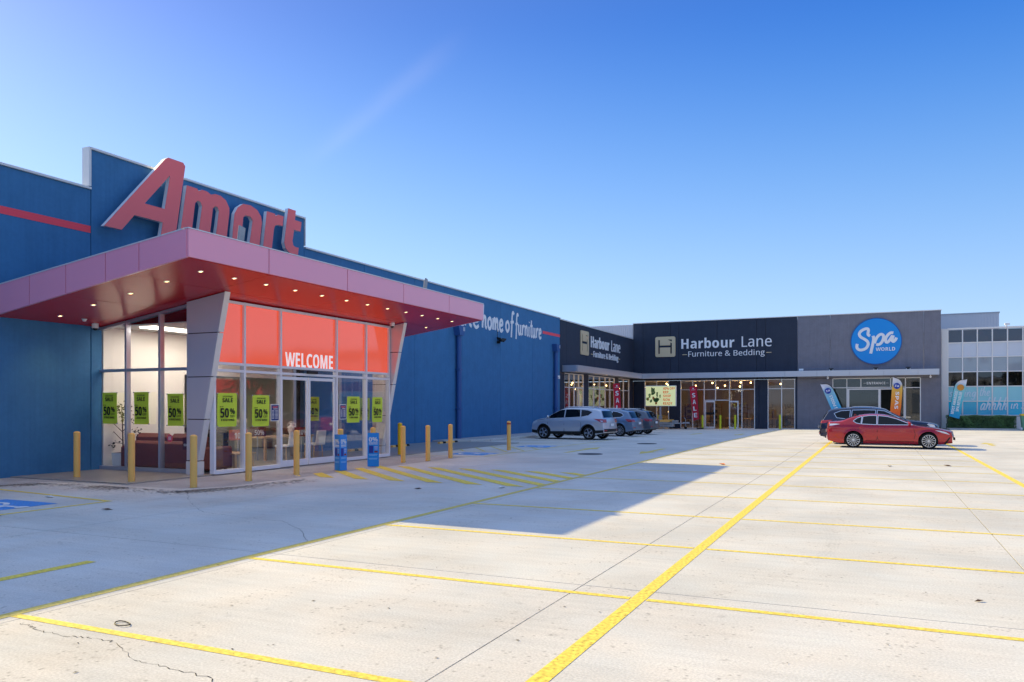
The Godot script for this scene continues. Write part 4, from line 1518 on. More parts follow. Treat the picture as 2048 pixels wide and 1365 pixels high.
func shop_sign(t: Transform3D, k: float, label: String) -> void:
	var s := thing("shop_sign", label, "sign", t.origin, 0, "gold square and white letter signs of the corner shop")
	s.transform = t
	var gold: Material = M.gold
	var sq := PackedVector2Array()
	for q in [[0.72, 0.72, 0.0], [-0.72, 0.72, 90.0], [-0.72, -0.72, 180.0], [0.72, -0.72, 270.0]]:
		for i in 5:
			var an := deg_to_rad(q[2] + i * 22.5)
			sq.append(Vector2(q[0], q[1]) + Vector2(cos(an), sin(an)) * 0.16)
	var holes := []
	# the letter cut out of the tile: two posts, a bar and a corner flag
	var cut := PackedVector2Array([Vector2(-0.62, 0.6), Vector2(-0.48, 0.6), Vector2(-0.48, 0.12), Vector2(0.44, 0.12), Vector2(0.44, 0.36), Vector2(0.58, 0.30), Vector2(0.58, -0.6), Vector2(0.44, -0.6), Vector2(0.44, -0.06), Vector2(-0.48, -0.06), Vector2(-0.48, -0.6), Vector2(-0.62, -0.6)])
	holes.append(cut)
	holes.append(PackedVector2Array([Vector2(0.20, 0.62), Vector2(0.58, 0.62), Vector2(0.58, 0.44)]))
	var tile := MB.new()
	tile.prism(sq, fz(-4.0, 0.33, 0), 0.07, 5, holes)
	obj("gold_tile", tile, gold, s)
	text("Harbour", 4.45, 0.90, 0.05, M.sign_white, s, fz(-0.38, 0.55, 0.04))
	text("Lane", 2.40, 0.90, 0.05, M.sign_white, s, fz(3.65, 0.55, 0.04), false)
	text("Furniture & Bedding", 6.3, 0.62, 0.05, M.sign_white, s, fz(1.15, -0.42, 0.04), false)
	for x in [-2.32, 4.62]:
		var b := MB.new()
		b.span(Vector3(x - 0.2, -0.42, 0.0), Vector3(x + 0.2, -0.37, 0.05))
		obj("dash", b, gold, s)


func spa_shop() -> void:
	var s := thing("brown_spa_shop", "brown grey shop building under the round blue sign", "building")
	var g := 0.009
	var cuts := [-5.78, -3.3, 3.34, 4.5]
	for i in 3:
		wall_slab(s, "wall_panel", Vector3(cuts[i] + g, 3.95, FAR - 0.2), Vector3(cuts[i + 1] - g, 9.0, FAR), M[["brown_wall", "brown_wall_b", "brown_wall"][i]])
	wall_slab(s, "wall_pier", Vector3(-5.79, -0.45, FAR - 0.2), Vector3(-3.15, 3.93, FAR + 0.002), M.brown_wall_b)
	wall_slab(s, "wall_pier", Vector3(3.15, -0.45, FAR - 0.2), Vector3(4.49, 3.93, FAR + 0.002), M.brown_wall)
	boxp("capping", Vector3(-5.77, 9.0, FAR - 0.25), Vector3(4.53, 9.06, FAR + 0.05), M.capping, s)
	boxp("side_wall", Vector3(4.3, -0.4, FAR - 0.21), Vector3(4.5, 8.99, FAR - 30), M.brown_wall, s)
	boxp("shop_roof", Vector3(-5.79, 7.0, FAR - 14), Vector3(4.29, 7.15, FAR - 0.21), M.cladding, s)
	window(s, 0, FAR, [-3.11, -2.08], [-0.1, 3.19, 3.92])
	window(s, 0, FAR, [-2.08, -1.06, 1.05, 2.08], [3.16, 3.92], [], false)
	window(s, 0, FAR, [2.08, 3.11], [-0.05, 3.16, 3.92])
	# door set: fixed pane, open gap, slid leaf
	var d := hold("door_set", s)
	boxp("door_head", Vector3(-2.04, 3.02, FAR - 0.12), Vector3(2.04, 3.12, FAR + 0.03), M.mullion_white, d)
	for q in [[-2.04, -1.90], [0.18, 0.36], [1.42, 1.52], [1.95, 2.04]]:
		boxp("stile", Vector3(q[0], -0.1, FAR - 0.10), Vector3(q[1], 3.02, FAR + 0.02), M.mullion_white, d)
	boxp("rail", Vector3(-1.899, -0.1, FAR - 0.1), Vector3(0.179, 0.1, FAR + 0.02), M.mullion_white, d)
	boxp("pane", Vector3(-1.899, 0.1, FAR - 0.05), Vector3(0.179, 3.02, FAR - 0.04), M.glass, d)
	boxp("pane", Vector3(1.521, -0.05, FAR - 0.05), Vector3(1.949, 3.02, FAR - 0.04), M.glass, d)
	text("ENTRANCE", 1.32, 0.19, 0.006, M.sign_white, s, fz(0.02, 3.53, FAR - 0.055))
	for x in [-0.78, 0.82]:
		boxp("lettering_dash", Vector3(x - 0.09, 3.52, FAR - 0.06), Vector3(x + 0.09, 3.54, FAR - 0.052), M.sign_white, s)
	boxp("shop_floor", Vector3(-5.79, -0.5, FAR - 10), Vector3(4.29, -0.06, FAR - 0.13), M.room_floor, s)
	boxp("shop_wall", Vector3(-5.79, -0.05, FAR - 10.2), Vector3(4.29, 4.3, FAR - 10), mat(srgb(60, 72, 78), 0.85), s)
	boxp("shop_ceiling", Vector3(-5.79, 4.3, FAR - 10), Vector3(4.29, 4.4, FAR - 0.21), mat(srgb(70, 76, 78), 0.9), s)
	for x in [-1.9, 2.6]:
		boxp("ceiling_light", Vector3(x - 0.3, 4.24, FAR - 2.0), Vector3(x + 0.3, 4.29, FAR - 3.4), M.strip_lamp, s)
		area(Vector3(x, 4.22, FAR - 2.7), Vector2(0.6, 1.4), 1.0)
	for q in [[-1.4, -4.0, 1.7], [1.6, -5.5, 1.6]]:
		var t := hold("spa_tub", s)
		boxp("tub_skirt", Vector3(q[0] - q[2] * 0.6, -0.05, FAR + q[1] - 1.0), Vector3(q[0] + q[2] * 0.6, 0.75, FAR + q[1] + 1.0), mat(srgb(150, 146, 140), 0.6), t, 0.06)
		boxp("tub_rim", Vector3(q[0] - q[2] * 0.64, 0.75, FAR + q[1] - 1.05), Vector3(q[0] + q[2] * 0.64, 0.85, FAR + q[1] + 1.05), M.white, t, 0.04)
	# round sign
	var r := thing("round_spa_sign", "round blue sign with white brush letters on the brown shop front", "sign", Vector3(0.02, 6.80, FAR))
	var b := MB.new()
	b.cyl(Vector3.ZERO, Vector3(0, 0, 0.10), 1.82, 1.82, 64)
	obj("disc_edge", b, mat(srgb(10, 96, 170), 0.4), r)
	b = MB.new()
	b.cyl(Vector3(0, 0, 0.101), Vector3(0, 0, 0.112), 1.76, 1.76, 64)
	obj("disc_face", b, mat(srgb(0, 146, 226), 0.4), r)
	b = MB.new()
	var logo := "725,560 675,520 685,420 660,385 590,390 500,440 462,510 500,580 590,635 660,690 680,760 640,840 560,885 470,890 412,850 402,790 412,745|800,560 812,640 785,790 760,900 740,985|830,740 880,620 950,545 1010,530 1050,570 1040,660 990,740 930,775 875,765|1285,505 1230,500 1160,545 1105,630 1105,700 1140,725 1195,680 1265,570|1285,565 1258,670 1285,710 1330,680 1362,620"
	var ls := []
	for l: PackedVector2Array in parse(logo):
		var p := PackedVector2Array()
		for q in l:
			p.append(Vector2((q.x - 870.0) / 615.0 * 1.8, (690.0 - q.y) / 555.0 * 1.8))
		ls.append(p)
	strokes(ls, 0.21, fz(0, 0, 0.113), 0.03, b)
	obj("brush_lettering", b, M.sign_white, r)
	text("WORLD", 1.36, 0.27, 0.03, M.sign_white, r, fz(0.66, -0.63, 0.13))
	for q in [[-3.2, 0.0], [0.0, 0.0], [2.25, 0.0], [-5.45, 0.25]]:
		var o := thing("awning_flood_light", "", "flood light", Vector3(q[0], 4.52, -67.2))
		o.set_meta("label", {-3.2: "small flood light on the awning, above the left feather flag", 0.0: "small flood light on the awning, under the round blue sign", 2.25: "small flood light on the awning, right of the round blue sign", -5.45: "small pale lamp on the awning where black wall meets brown"}[q[0]])
		o.set_meta("group", "small lamps on the awning")
		var k := MB.new()
		k.box(Vector3(0, 0.14, 0), Vector3(0.34, 0.16, 0.12), Transform3D(Basis(Vector3.RIGHT, -0.5), Vector3.ZERO), 0.01)
		obj("lamp_head", k, M.dark if q[0] > -5 else M.white, o)
		k = MB.new()
		k.span(Vector3(-0.15, -0.02, -0.02), Vector3(-0.11, 0.12, 0.02))
		k.span(Vector3(0.11, -0.02, -0.02), Vector3(0.15, 0.12, 0.02))
		obj("yoke", k, M.white, o)
	for q in [[3.75, "small white camera under the right end of the awning"], [-3.45, "small white camera under the awning by the left feather flag"]]:
		var o := thing("awning_camera", q[1], "camera", Vector3(q[0], 4.1, -67.1), 0, "white cameras under the awning")
		var k := MB.new()
		k.cyl(Vector3(0, 0.02, 0), Vector3(0, -0.10, 0), 0.05, 0.05, 12)
		obj("camera_base", k, M.white, o)
		k = MB.new()
		k.lathe(PackedVector2Array([Vector2(0.0, -0.24), Vector2(0.06, -0.21), Vector2(0.085, -0.15), Vector2(0.08, -0.10)]), Transform3D.IDENTITY, 12)
		obj("camera_ball", k, M.white, o)


func office() -> void:
	var s := thing("glass_office", "pale framed glass office building beside the brown shop", "building")
	var z := -68.5
	boxp("corner_wall", Vector3(4.56, -0.3, z - 0.2), Vector3(4.98, 7.62, z + 0.05), M.capping, s)
	boxp("backing_wall", Vector3(4.98, -0.3, z - 0.5), Vector3(30, 7.5, z - 0.3), M.dark, s)
	boxp("roof_edge", Vector3(4.98, 7.53, z - 0.3), Vector3(30, 7.66, z + 0.08), M.mullion_white, s)
	boxp("roof", Vector3(4.5, 7.2, z - 20), Vector3(30, 7.3, z - 0.5), M.cladding, s)
	boxp("base_wall", Vector3(4.98, -0.3, z - 0.29), Vector3(30, 0.98, z - 0.02), M.capping, s)
	var ys := [1.05, 2.1, 3.22, 4.33, 5.44, 6.54, 7.52]
	var mats := [M.film_deep, M.film_pale, M.office_dark, M.office_glass, M.office_blind, M.spandrel]
	rng.seed = 9
	for i in 18:
		var x := 5.0 + i * 0.97
		boxp("mullion", Vector3(x - 0.04, 0.99, z - 0.2), Vector3(x + 0.04, 7.52, z + 0.06), M.mullion_white, s)
		for j in 6:
			var x0 := x + 0.041
			var x1 := x + 0.929
			boxp("transom", Vector3(x0, ys[j] - 0.035, z - 0.2), Vector3(x1, ys[j] + 0.035, z + 0.055), M.mullion_white, s)
			var mb := MB.new()
			var tilt := Basis.from_euler(Vector3(rng.randf_range(-1, 1) * 0.006, rng.randf_range(-1, 1) * 0.006, 0))
			# float glass that bellies a little, as the bent reflections show
			var rows := []
			var inn := []
			var bow := rng.randf_range(-0.010, 0.010)
			for a in 7:
				var r := []
				for b in 7:
					var u := b / 6.0 - 0.5
					var w := a / 6.0 - 0.5
					r.append(tilt * Vector3(u * (x1 - x0), w * (ys[j + 1] - ys[j] - 0.07), bow * cos(u * PI) * cos(w * PI) + 0.0012 * sin(u * 9.0 + i + j * 2.0)) + Vector3((x0 + x1) * 0.5, (ys[j] + ys[j + 1]) * 0.5, z))
				rows.append(r)
				inn.append(Vector3((x0 + x1) * 0.5, (ys[j] + ys[j + 1]) * 0.5, z - 3.0))
			mb.sheet(rows, inn)
			obj("glass_pane", mb, mats[j], s)
	# brush lettering on the water print
	var w := MB.new()
	script_word("setting", 5.05, 6.86, 2.45, 0.34, 0.07, 0.2, fz(0, 0, z + 0.012), 0.003, w)
	script_word("the", 7.05, 7.75, 2.52, 0.34, 0.07, 0.2, fz(0, 0, z + 0.020), 0.003, w)
	script_word("ahhhh", 7.1, 8.85, 1.45, 0.48, 0.09, 0.25, fz(0, 0, z + 0.012), 0.003, w)
	script_word("in", 9.05, 9.6, 1.55, 0.36, 0.07, 0.2, fz(0, 0, z + 0.012), 0.003, w)
	script_word("s", 9.7, 10.1, 1.55, 0.40, 0.07, 0.2, fz(0, 0, z + 0.012), 0.003, w)
	obj("window_lettering", w, M.pale_print, s)
	var v := thing("roof_vent", "small white roof vent on the glass office", "vent", Vector3(9.2, 7.28, z - 3.0))
	var b := MB.new()
	b.cyl(Vector3.ZERO, Vector3(0, 0.75, 0), 0.06, 0.06, 10)
	obj("pipe", b, M.white, v)
	b = MB.new()
	b.box(Vector3(0.05, 0.82, 0), Vector3(0.34, 0.16, 0.2), Transform3D.IDENTITY, 0.02)
	obj("cowl", b, M.white, v)
	# warehouse behind
	var h := thing("grey_warehouse", "tall pale grey ribbed metal warehouse behind the shops", "building")
	boxp("wall", Vector3(-6, -0.3, -110), Vector3(10.97, 10.85, -90), M.cladding, h)
	for k in 40:
		b = MB.new()
		b.span(Vector3(1.0 + k * 0.25, 6.5, -89.999), Vector3(1.07 + k * 0.25, 10.84, -89.95))
		obj("rib", b, M.cladding, h)
	boxp("roof_trim", Vector3(-6.05, 10.85, -110), Vector3(11.03, 10.97, -89.93), M.steel, h)
	# hedge
	var he := thing("clipped_hedge", "low clipped dark green hedge before the glass office", "hedge", Vector3(0, 0, 0))
	boxp("woody_core", Vector3(4.9, 0.05, -67.5), Vector3(9.1, 0.92, -66.9), mat(Color(0.07, 0.14, 0.045), 0.95), he)
	rng.seed = 21
	var leaf := MB.new()
	leaf.tinted = true
	for k in 9000:
		var p := Vector3(rng.randf_range(4.78, 9.22), rng.randf_range(0.05, 1.03), rng.randf_range(-67.6, -66.78))
		# keep leaves near the clipped faces
		var f := rng.randf()
		if f < 0.55:
			p.z = -66.80 - absf(rng.randfn(0, 0.06)) + 0.05 * sin(p.x * 5.0) * sin(p.y * 6.0)
		elif f < 0.9:
			p.y = 1.03 - absf(rng.randfn(0, 0.06)) + 0.03 * sin(p.x * 4.0)
		var u := Vector3(rng.randfn(), rng.randfn(), rng.randfn()).normalized()
		var n := Vector3(rng.randfn(0, 0.7), rng.randf_range(0.0, 1.2), rng.randf_range(0.1, 1.4)).normalized()
		u = (u - n * u.dot(n)).normalized() * rng.randf_range(0.03, 0.06)
		var t := n.cross(u) * 0.5
		var gr := rng.randf_range(0.6, 1.5) * (1.5 if sin(p.x * 3.1 + p.y * 2.0) > 0.75 else 1.0)
		leaf.col = Color(0.07 * gr, 0.14 * gr, 0.045 * gr)
		leaf.tri3(p - u, p + t, p + u, n, n, n)
		leaf.tri3(p - u, p + u, p - t, n, n, n)
	var lm := mat(Color.WHITE, 0.45)
	lm.vertex_color_use_as_albedo = true
	lm.backlight_enabled = true
	lm.backlight = Color(0.03, 0.06, 0.01)
	tag(obj("foliage", leaf, lm, he), "", "", "", "stuff")
	tag(boxp("kerb", Vector3(4.55, -0.2, -66.75), Vector3(30, 0.11, -66.55), M.concrete_b), "pale concrete kerb under the hedge", "", "", "structure")
	# bin
	var bn := thing("wheelie_bin", "green wheelie bin with a yellow lid at the hedge end", "bin", Vector3(9.72, 0.0, -66.2))
	b = MB.new()
	b.prism(PackedVector2Array([Vector2(-0.24, 0.08), Vector2(0.24, 0.08), Vector2(0.33, 1.05), Vector2(-0.33, 1.05)]), fz(0, 0, -0.35), 0.7, 7)
	obj("body", b, mat(srgb(92, 150, 120), 0.5), bn)
	b = MB.new()
	b.box(Vector3(0, 1.12, 0), Vector3(0.74, 0.12, 0.84), Transform3D.IDENTITY, 0.04)
	obj("lid", b, mat(srgb(238, 196, 20), 0.45), bn)
	b = MB.new()
	b.box(Vector3(0.1, 0.7, 0.355), Vector3(0.3, 0.4, 0.01))
	obj("front_label", b, mat(srgb(236, 222, 90), 0.5), bn)
	for sx in [-0.30, 0.30]:
		b = MB.new()
		b.cyl(Vector3(sx - 0.03, 0.11, -0.25), Vector3(sx + 0.03, 0.11, -0.25), 0.11, 0.11, 16)
		b.cyl(Vector3(sx - 0.03, 0.11, 0.28), Vector3(sx + 0.03, 0.11, 0.28), 0.11, 0.11, 16)
		obj("wheel", b, M.white, bn)


# ---------------------------------------------------------------- flags, trailer, goods
# a feather flag: pole from its foot to the tip, cloth on one side; colours run along its length
func feather(called: String, label: String, foot: Vector3, lean: float, flip: float, height: float, stops: Array, words: Array, badge: Color, badge_word: bool) -> void:
	var f := thing(called, label, "flag", foot)
	f.rotation.z = lean
	var cloth := MB.new()
	cloth.tinted = true
	var n := 26
	var pole := []
	var rows := []
	var inn := []
	for i in n + 1:
		var t := float(i) / n
		var y := lerpf(height * 0.26, height, t)
		# the pole bends over to the cloth side near the tip
		var sn := clampf((t - 0.76) / 0.24, 0.0, 0.999)
		var px := flip * 0.70 * (1.0 - sqrt(1.0 - sn * sn))
		var x0 := px
		var x1 := flip * 0.72
		var r := []
		for j in 6:
			var u := j / 5.0
			r.append(Vector3(lerpf(x0, x1, u), y - u * 0.10 * (1.0 - t), 0.05 * sin(u * 3.0 + t * 4.0) * (0.4 + t)))
		rows.append(r)
		inn.append(Vector3(0, 0, -40))
		pole.append(Vector3(px, y, 0.0))
	for i in n:
		var t := float(i) / n
		var k := 0
		while k < stops.size() - 2 and t > stops[k + 1][0]:
			k += 1
		var a: Color = stops[k][1]
		var b: Color = stops[k + 1][1]
		cloth.col = a.lerp(b, clampf((t - stops[k][0]) / (stops[k + 1][0] - stops[k][0]), 0, 1)).srgb_to_linear()
		for j in 5:
			var q := [rows[i][j], rows[i + 1][j], rows[i + 1][j + 1], rows[i][j + 1]]
			cloth.quad(q[0], q[1], q[2], q[3], Vector3.BACK)
	var cm := mat(Color.WHITE, 0.8)
	cm.vertex_color_use_as_albedo = true
	cm.backlight_enabled = true
	cm.backlight = Color(0.25, 0.25, 0.25)
	obj("cloth", cloth, cm, f)
	var pb := MB.new()
	pole.push_front(Vector3(0, 0, 0))
	pb.tube(pole, 0.022, 8)
	obj("pole", pb, M.black, f)
	var base := MB.new()
	base.box(Vector3(0, 0.03, 0), Vector3(0.5, 0.05, 0.08))
	base.box(Vector3(0, 0.03, 0), Vector3(0.08, 0.05, 0.5))
	obj("cross_foot", base, M.black, f)
	var bd := MB.new()
	var bc := Vector3(flip * 0.40, height * 0.83, 0.10)
	bd.cyl(bc, bc + Vector3(0, 0, 0.006), 0.23, 0.23, 24)
	obj("round_badge", bd, mat(badge, 0.6), f)
	if badge_word:
		var sp := MB.new()
		script_word("s", bc.x - 0.16, bc.x - 0.02, bc.y - 0.05, 0.14, 0.03, 0.2, fz(0, 0, bc.z + 0.007), 0.003, sp)
		script_word("a", bc.x - 0.0, bc.x + 0.16, bc.y - 0.05, 0.10, 0.03, 0.2, fz(0, 0, bc.z + 0.007), 0.003, sp)
		obj("badge_lettering", sp, M.sign_white, f)
	for q in words:
		text(q[0], q[1], q[2], 0.004, M.sign_white, f, Transform3D(Basis(Vector3.BACK, q[5]), Vector3(q[3], q[4], 0.11)), true)


func sale_flag(label: String, foot: Vector3, turn: float, lean: float) -> void:
	var f := thing("sale_flag", label, "flag", foot, turn, "red sale flags of the corner shop")
	f.rotation = Vector3(0, turn, lean)
	var mb := MB.new()
	var rows := []
	var inn := []
	for i in 16:
		var t := i / 15.0
		var r := []
		for j in 5:
			var u := j / 4.0
			r.append(Vector3(-0.03 - u * (0.60 - 0.10 * (1.0 - t)), 0.85 + t * 2.75 - u * 0.16 * (1.0 - t), 0.05 * sin(u * 4.0 + t * 5.0)))
		rows.append(r)
		inn.append(Vector3(0, 0, -40))
	mb.sheet(rows, inn)
	obj("cloth", mb, M.sale_red, f)
	var p := MB.new()
	p.cyl(Vector3.ZERO, Vector3(0, 3.66, 0), 0.024, 0.018, 8)
	p.cyl(Vector3(0, 3.64, 0), Vector3(-0.64, 3.62, 0), 0.014, 0.012, 6)
	obj("pole", p, M.black, f)
	var b := MB.new()
	b.box(Vector3(0, 0.04, 0), Vector3(0.5, 0.08, 0.5), Transform3D.IDENTITY, 0.02)
	obj("foot_weight", b, M.dark, f)
	var y := 2.85
	for ch in ["S", "A", "L", "E"]:
		text(ch, 0.27, 0.36, 0.004, M.sign_white, f, fz(-0.33 + (2.85 - y) * 0.02, y, 0.07))
		y -= 0.56
	text("HARBOUR LANE", 0.34, 0.045, 0.004, M.sign_white, f, fz(-0.33, 3.30, 0.07))
	b = MB.new()
	b.box(Vector3(-0.33, 3.42, 0.07), Vector3(0.10, 0.10, 0.004), Transform3D.IDENTITY)
	obj("printed_mark", b, M.sign_white, f)


func flags() -> void:
	M.sale_red = mat(srgb(206, 36, 62), 0.8)
	sale_flag("red sale flag before the long front, by the open shop door", Vector3(-13.35, -0.18, -66.5), 0.0, 0.075)
	sale_flag("red sale flag before the side wing of the corner shop", Vector3(-18.0, -0.10, -59.4), 0.72, 0.04)
	feather("feather_flag", "blue feather flag reading spas pools, left of the spa entrance", Vector3(-1.75, -0.05, -66.2), 0.385, -1.0, 4.05, [[0.0, srgb(0, 148, 226)], [0.45, srgb(110, 190, 226)], [0.78, srgb(168, 212, 228)], [0.86, srgb(232, 232, 240)], [1.0, srgb(232, 232, 240)]], [["SPAS POOLS", 1.65, 0.22, -0.36, 2.15, PI / 2]], srgb(20, 62, 160), true)
	feather("feather_flag", "orange feather flag twisted over its pole, right of the spa entrance", Vector3(1.62, -0.05, -66.2), -0.07, -1.0, 3.95, [[0.0, srgb(240, 92, 40)], [0.3, srgb(240, 140, 50)], [0.72, srgb(244, 200, 90)], [0.80, srgb(236, 234, 236)], [1.0, srgb(236, 234, 236)]], [["SPAS", 1.3, 0.24, -0.33, 2.2, -PI / 2]], srgb(20, 62, 160), true)
	feather("feather_flag", "turquoise feather flag reading most awarded spa retailer, at the hedge", Vector3(4.72, 0.02, -66.35), -0.17, 1.0, 3.85, [[0.0, srgb(30, 150, 200)], [0.4, srgb(80, 190, 206)], [0.8, srgb(170, 222, 226)], [0.87, srgb(236, 236, 242)], [1.0, srgb(236, 236, 242)]], [["MOST AWARDED", 1.7, 0.19, 0.19, 2.05, PI / 2], ["SPA RETAILER", 1.45, 0.19, 0.47, 2.15, PI / 2]], srgb(206, 140, 50), false)
	# bollards before the far shops
	var first: Node3D
	for q in [[-17.05, -67.0, "lime bollard behind the trailer"], [-13.2, -66.7, "lime bollard with a pale label, beside the red sale flag"], [-11.75, -66.8, "lime bollard between the two shop doors"], [-10.55, -66.8, "lime bollard before the slid open door"], [-7.0, -66.6, "lime bollard before the narrow window right of the doors"]]:
		if first == null:
			first = thing("lime_bollard", q[2], "bollard", Vector3(q[0], gy(q[0], q[1]), q[1]), 0, "lime bollards before the corner shop")
			var b := MB.new()
			b.cyl(Vector3.ZERO, Vector3(0, 1.12, 0), 0.085, 0.085, 16, false)
			obj("post", b, M.bollard_lime, first)
			b = MB.new()
			b.lathe(PackedVector2Array([Vector2(0.0, 1.17), Vector2(0.05, 1.165), Vector2(0.088, 1.14), Vector2(0.088, 1.11)]), Transform3D.IDENTITY, 16)
			obj("cap", b, M.bollard_lime, first)
		else:
			again(first, q[2], Vector3(q[0], gy(q[0], q[1]), q[1]), 0.0, "lime_bollard")


func trailer() -> void:
	var t := thing("sign_trailer", "galvanised sign trailer with yellow side boards before the corner shop", "trailer", Vector3(-16.5, -0.19, -65.6))
	var b: MB
	# chassis
	for z in [-0.72, 0.72]:
		boxp("chassis_rail", Vector3(-1.55, 0.42, z - 0.04), Vector3(0.9, 0.56, z + 0.04), M.galv, t, 0.01)
	for x in [-1.5, -0.4, 0.8]:
		boxp("cross_member", Vector3(x - 0.04, 0.43, -0.679), Vector3(x + 0.04, 0.55, 0.679), M.galv, t)
	boxp("deck", Vector3(-1.55, 0.565, -0.75), Vector3(0.9, 0.59, 0.75), M.steel, t)
	for z in [-0.77, 0.77]:
		boxp("yellow_board", Vector3(-1.60, 0.60, z - 0.02), Vector3(-0.10, 0.78, z + 0.02), M.bollard, t, 0.006)
		boxp("yellow_board", Vector3(0.12, 0.60, z - 0.02), Vector3(0.95, 0.78, z + 0.02), M.bollard, t, 0.006)
		# mudguard
		b = MB.new()
		var arc := PackedVector2Array()
		for k in 9:
			var an := PI * k / 8.0
			arc.append(Vector2(-0.88 - cos(an) * 0.43, 0.22 + sin(an) * 0.40))
		for k in range(8, -1, -1):
			var an := PI * k / 8.0
			arc.append(Vector2(-0.88 - cos(an) * 0.39, 0.22 + sin(an) * 0.36))
		b.prism(arc, fz(0, 0, z - 0.10 if z < 0 else z - 0.04), 0.16, 7)
		obj("mudguard", b, M.bollard, t)
	for z in [-0.72, 0.80]:
		wheel(t, Vector3(-0.88, 0.30, z), 0.30, 0.19, 8, M.white, M.white, 0.16)
	boxp("tail_panel", Vector3(-1.66, 0.25, -0.6), Vector3(-1.60, 0.55, 0.6), M.galv, t)
	boxp("tool_box", Vector3(-0.25, 0.18, 0.10), Vector3(1.25, 0.41, 0.68), M.galv, t, 0.02)
	# drawbar, coupling, jockey wheel, stands
	for s in [-1.0, 1.0]:
		b = MB.new()
		b.cyl(Vector3(0.9, 0.48, 0.7 * s), Vector3(2.0, 0.48, 0.06 * s), 0.05, 0.05, 6)
		obj("drawbar", b, M.galv, t)
	boxp("winch_box", Vector3(1.0, 0.50, -0.2), Vector3(1.5, 0.72, 0.2), M.galv, t, 0.02)
	boxp("coupling", Vector3(1.9, 0.44, -0.07), Vector3(2.45, 0.58, 0.07), M.steel, t, 0.02)
	b = MB.new()
	b.cyl(Vector3(2.15, 0.16, 0.14), Vector3(2.15, 0.85, 0.14), 0.03, 0.03, 8)
	b.cyl(Vector3(2.15, 0.85, 0.14), Vector3(2.0, 0.95, 0.14), 0.02, 0.02, 6)
	obj("jockey_leg", b, M.steel, t)
	b = MB.new()
	b.cyl(Vector3(2.15, 0.11, 0.08), Vector3(2.15, 0.11, 0.20), 0.11, 0.11, 14)
	obj("jockey_wheel", b, M.rubber, t)
	for x in [0.45, -1.4]:
		b = MB.new()
		b.cyl(Vector3(x, 0.0, 0.74), Vector3(x, 0.46, 0.74), 0.028, 0.028, 8)
		b.span(Vector3(x - 0.08, 0.0, 0.66), Vector3(x + 0.08, 0.015, 0.82))
		obj("stand_leg", b, M.steel, t)
	# mast
	boxp("mast", Vector3(-0.07, 0.59, -0.07), Vector3(0.07, 2.0, 0.07), M.alu, t)
	boxp("mast_sleeve", Vector3(-0.14, 0.59, -0.10), Vector3(0.14, 1.1, 0.10), M.galv, t)
	# screen
	var s := hold("display_screen", t)
	boxp("screen_case", Vector3(-1.30, 1.90, -0.10), Vector3(1.34, 3.64, 0.08), M.mullion_white, s, 0.02)
	var scr := mat(srgb(244, 246, 176), 0.4)
	scr.emission_enabled = true
	scr.emission = srgb(244, 246, 176)
	scr.emission_energy_multiplier = 0.17
	boxp("screen_face", Vector3(-1.25, 1.95, 0.081), Vector3(1.29, 3.59, 0.088), scr, s)
	var om := mat(srgb(240, 104, 30), 0.5)
	om.emission_enabled = true
	om.emission = srgb(240, 104, 30)
	om.emission_energy_multiplier = 0.12
	var y := 3.40
	for q in [["40% OFF", 1.0], ["RRP", 0.46], ["SHOP", 0.66], ["NOW", 0.60], ["READY", 0.78]]:
		text(q[0], q[1], 0.225, 0.004, om, s, fz(0.24 + q[1] * 0.5, y, 0.091))
		y -= 0.315
	boxp("screen_dash", Vector3(0.70, 2.97, 0.0885), Vector3(0.86, 3.0, 0.092), mat(srgb(60, 200, 170), 0.5), s)
	# pictured plants
	var greens := [mat(srgb(52, 100, 40), 0.6), mat(srgb(92, 140, 50), 0.6)]
	rng.seed = 33
	var k := 0
	for q in [[-0.62, 2.9, 0.62, 12, 0.12], [-0.92, 2.65, 0.42, 8, 0.07], [-0.26, 2.72, 0.46, 9, 0.06], [-1.08, 2.42, 0.26, 8, 0.08], [-0.80, 2.25, 0.30, 7, 0.07], [-0.02, 2.62, 0.36, 7, 0.05], [-0.36, 2.28, 0.26, 16, 0.16]]:
		var lb := MB.new()
		for i in q[3] * 2:
			var u: float = float(i) / (q[3] * 2)
			var sd := -1.0 if i % 2 else 1.0
			var root := Vector2(q[0], q[1] + u * q[2] * 0.8 - 0.05)
			var ang := PI / 2 + sd * rng.randf_range(0.4, 1.1)
			var tip: Vector2 = root + Vector2.from_angle(ang) * q[4] * rng.randf_range(1.3, 2.2)
			var sidev := (tip - root).orthogonal() * 0.30
			lb.prism(PackedVector2Array([root, (root + tip) * 0.5 + sidev, tip, (root + tip) * 0.5 - sidev]), fz(0, 0, 0.0885 + 0.0005 * (i % 7)), 0.002, 5)
		obj("pictured_plant", lb, greens[k % 2], s)
		k += 1
	for q in [[-0.60, 2.48, 0.17, 0.24], [-0.36, 2.06, 0.20, 0.18], [-1.04, 2.44, 0.14, 0.14]]:
		var pb := MB.new()
		pb.prism(PackedVector2Array([Vector2(q[0] - q[2] * 0.5, q[1] + q[3]), Vector2(q[0] + q[2] * 0.5, q[1] + q[3]), Vector2(q[0] + q[2] * 0.36, q[1]), Vector2(q[0] - q[2] * 0.36, q[1])]), fz(0, 0, 0.092), 0.003, 5)
		obj("pictured_pot", pb, mat(srgb(196, 120, 50), 0.6), s)
	# white buckets and a crumpled sheet by its wheel
	var pa := thing("paint_bucket", "two white buckets stacked by the trailer wheel", "bucket", Vector3(-17.05, -0.2, -64.5))
	b = MB.new()
	b.lathe(PackedVector2Array([Vector2(0.0, 0.0), Vector2(0.13, 0.0), Vector2(0.16, 0.30), Vector2(0.175, 0.30), Vector2(0.175, 0.33), Vector2(0.0, 0.33)]), Transform3D.IDENTITY, 16)
	obj("lower_bucket", b, M.white, pa)
	b = MB.new()
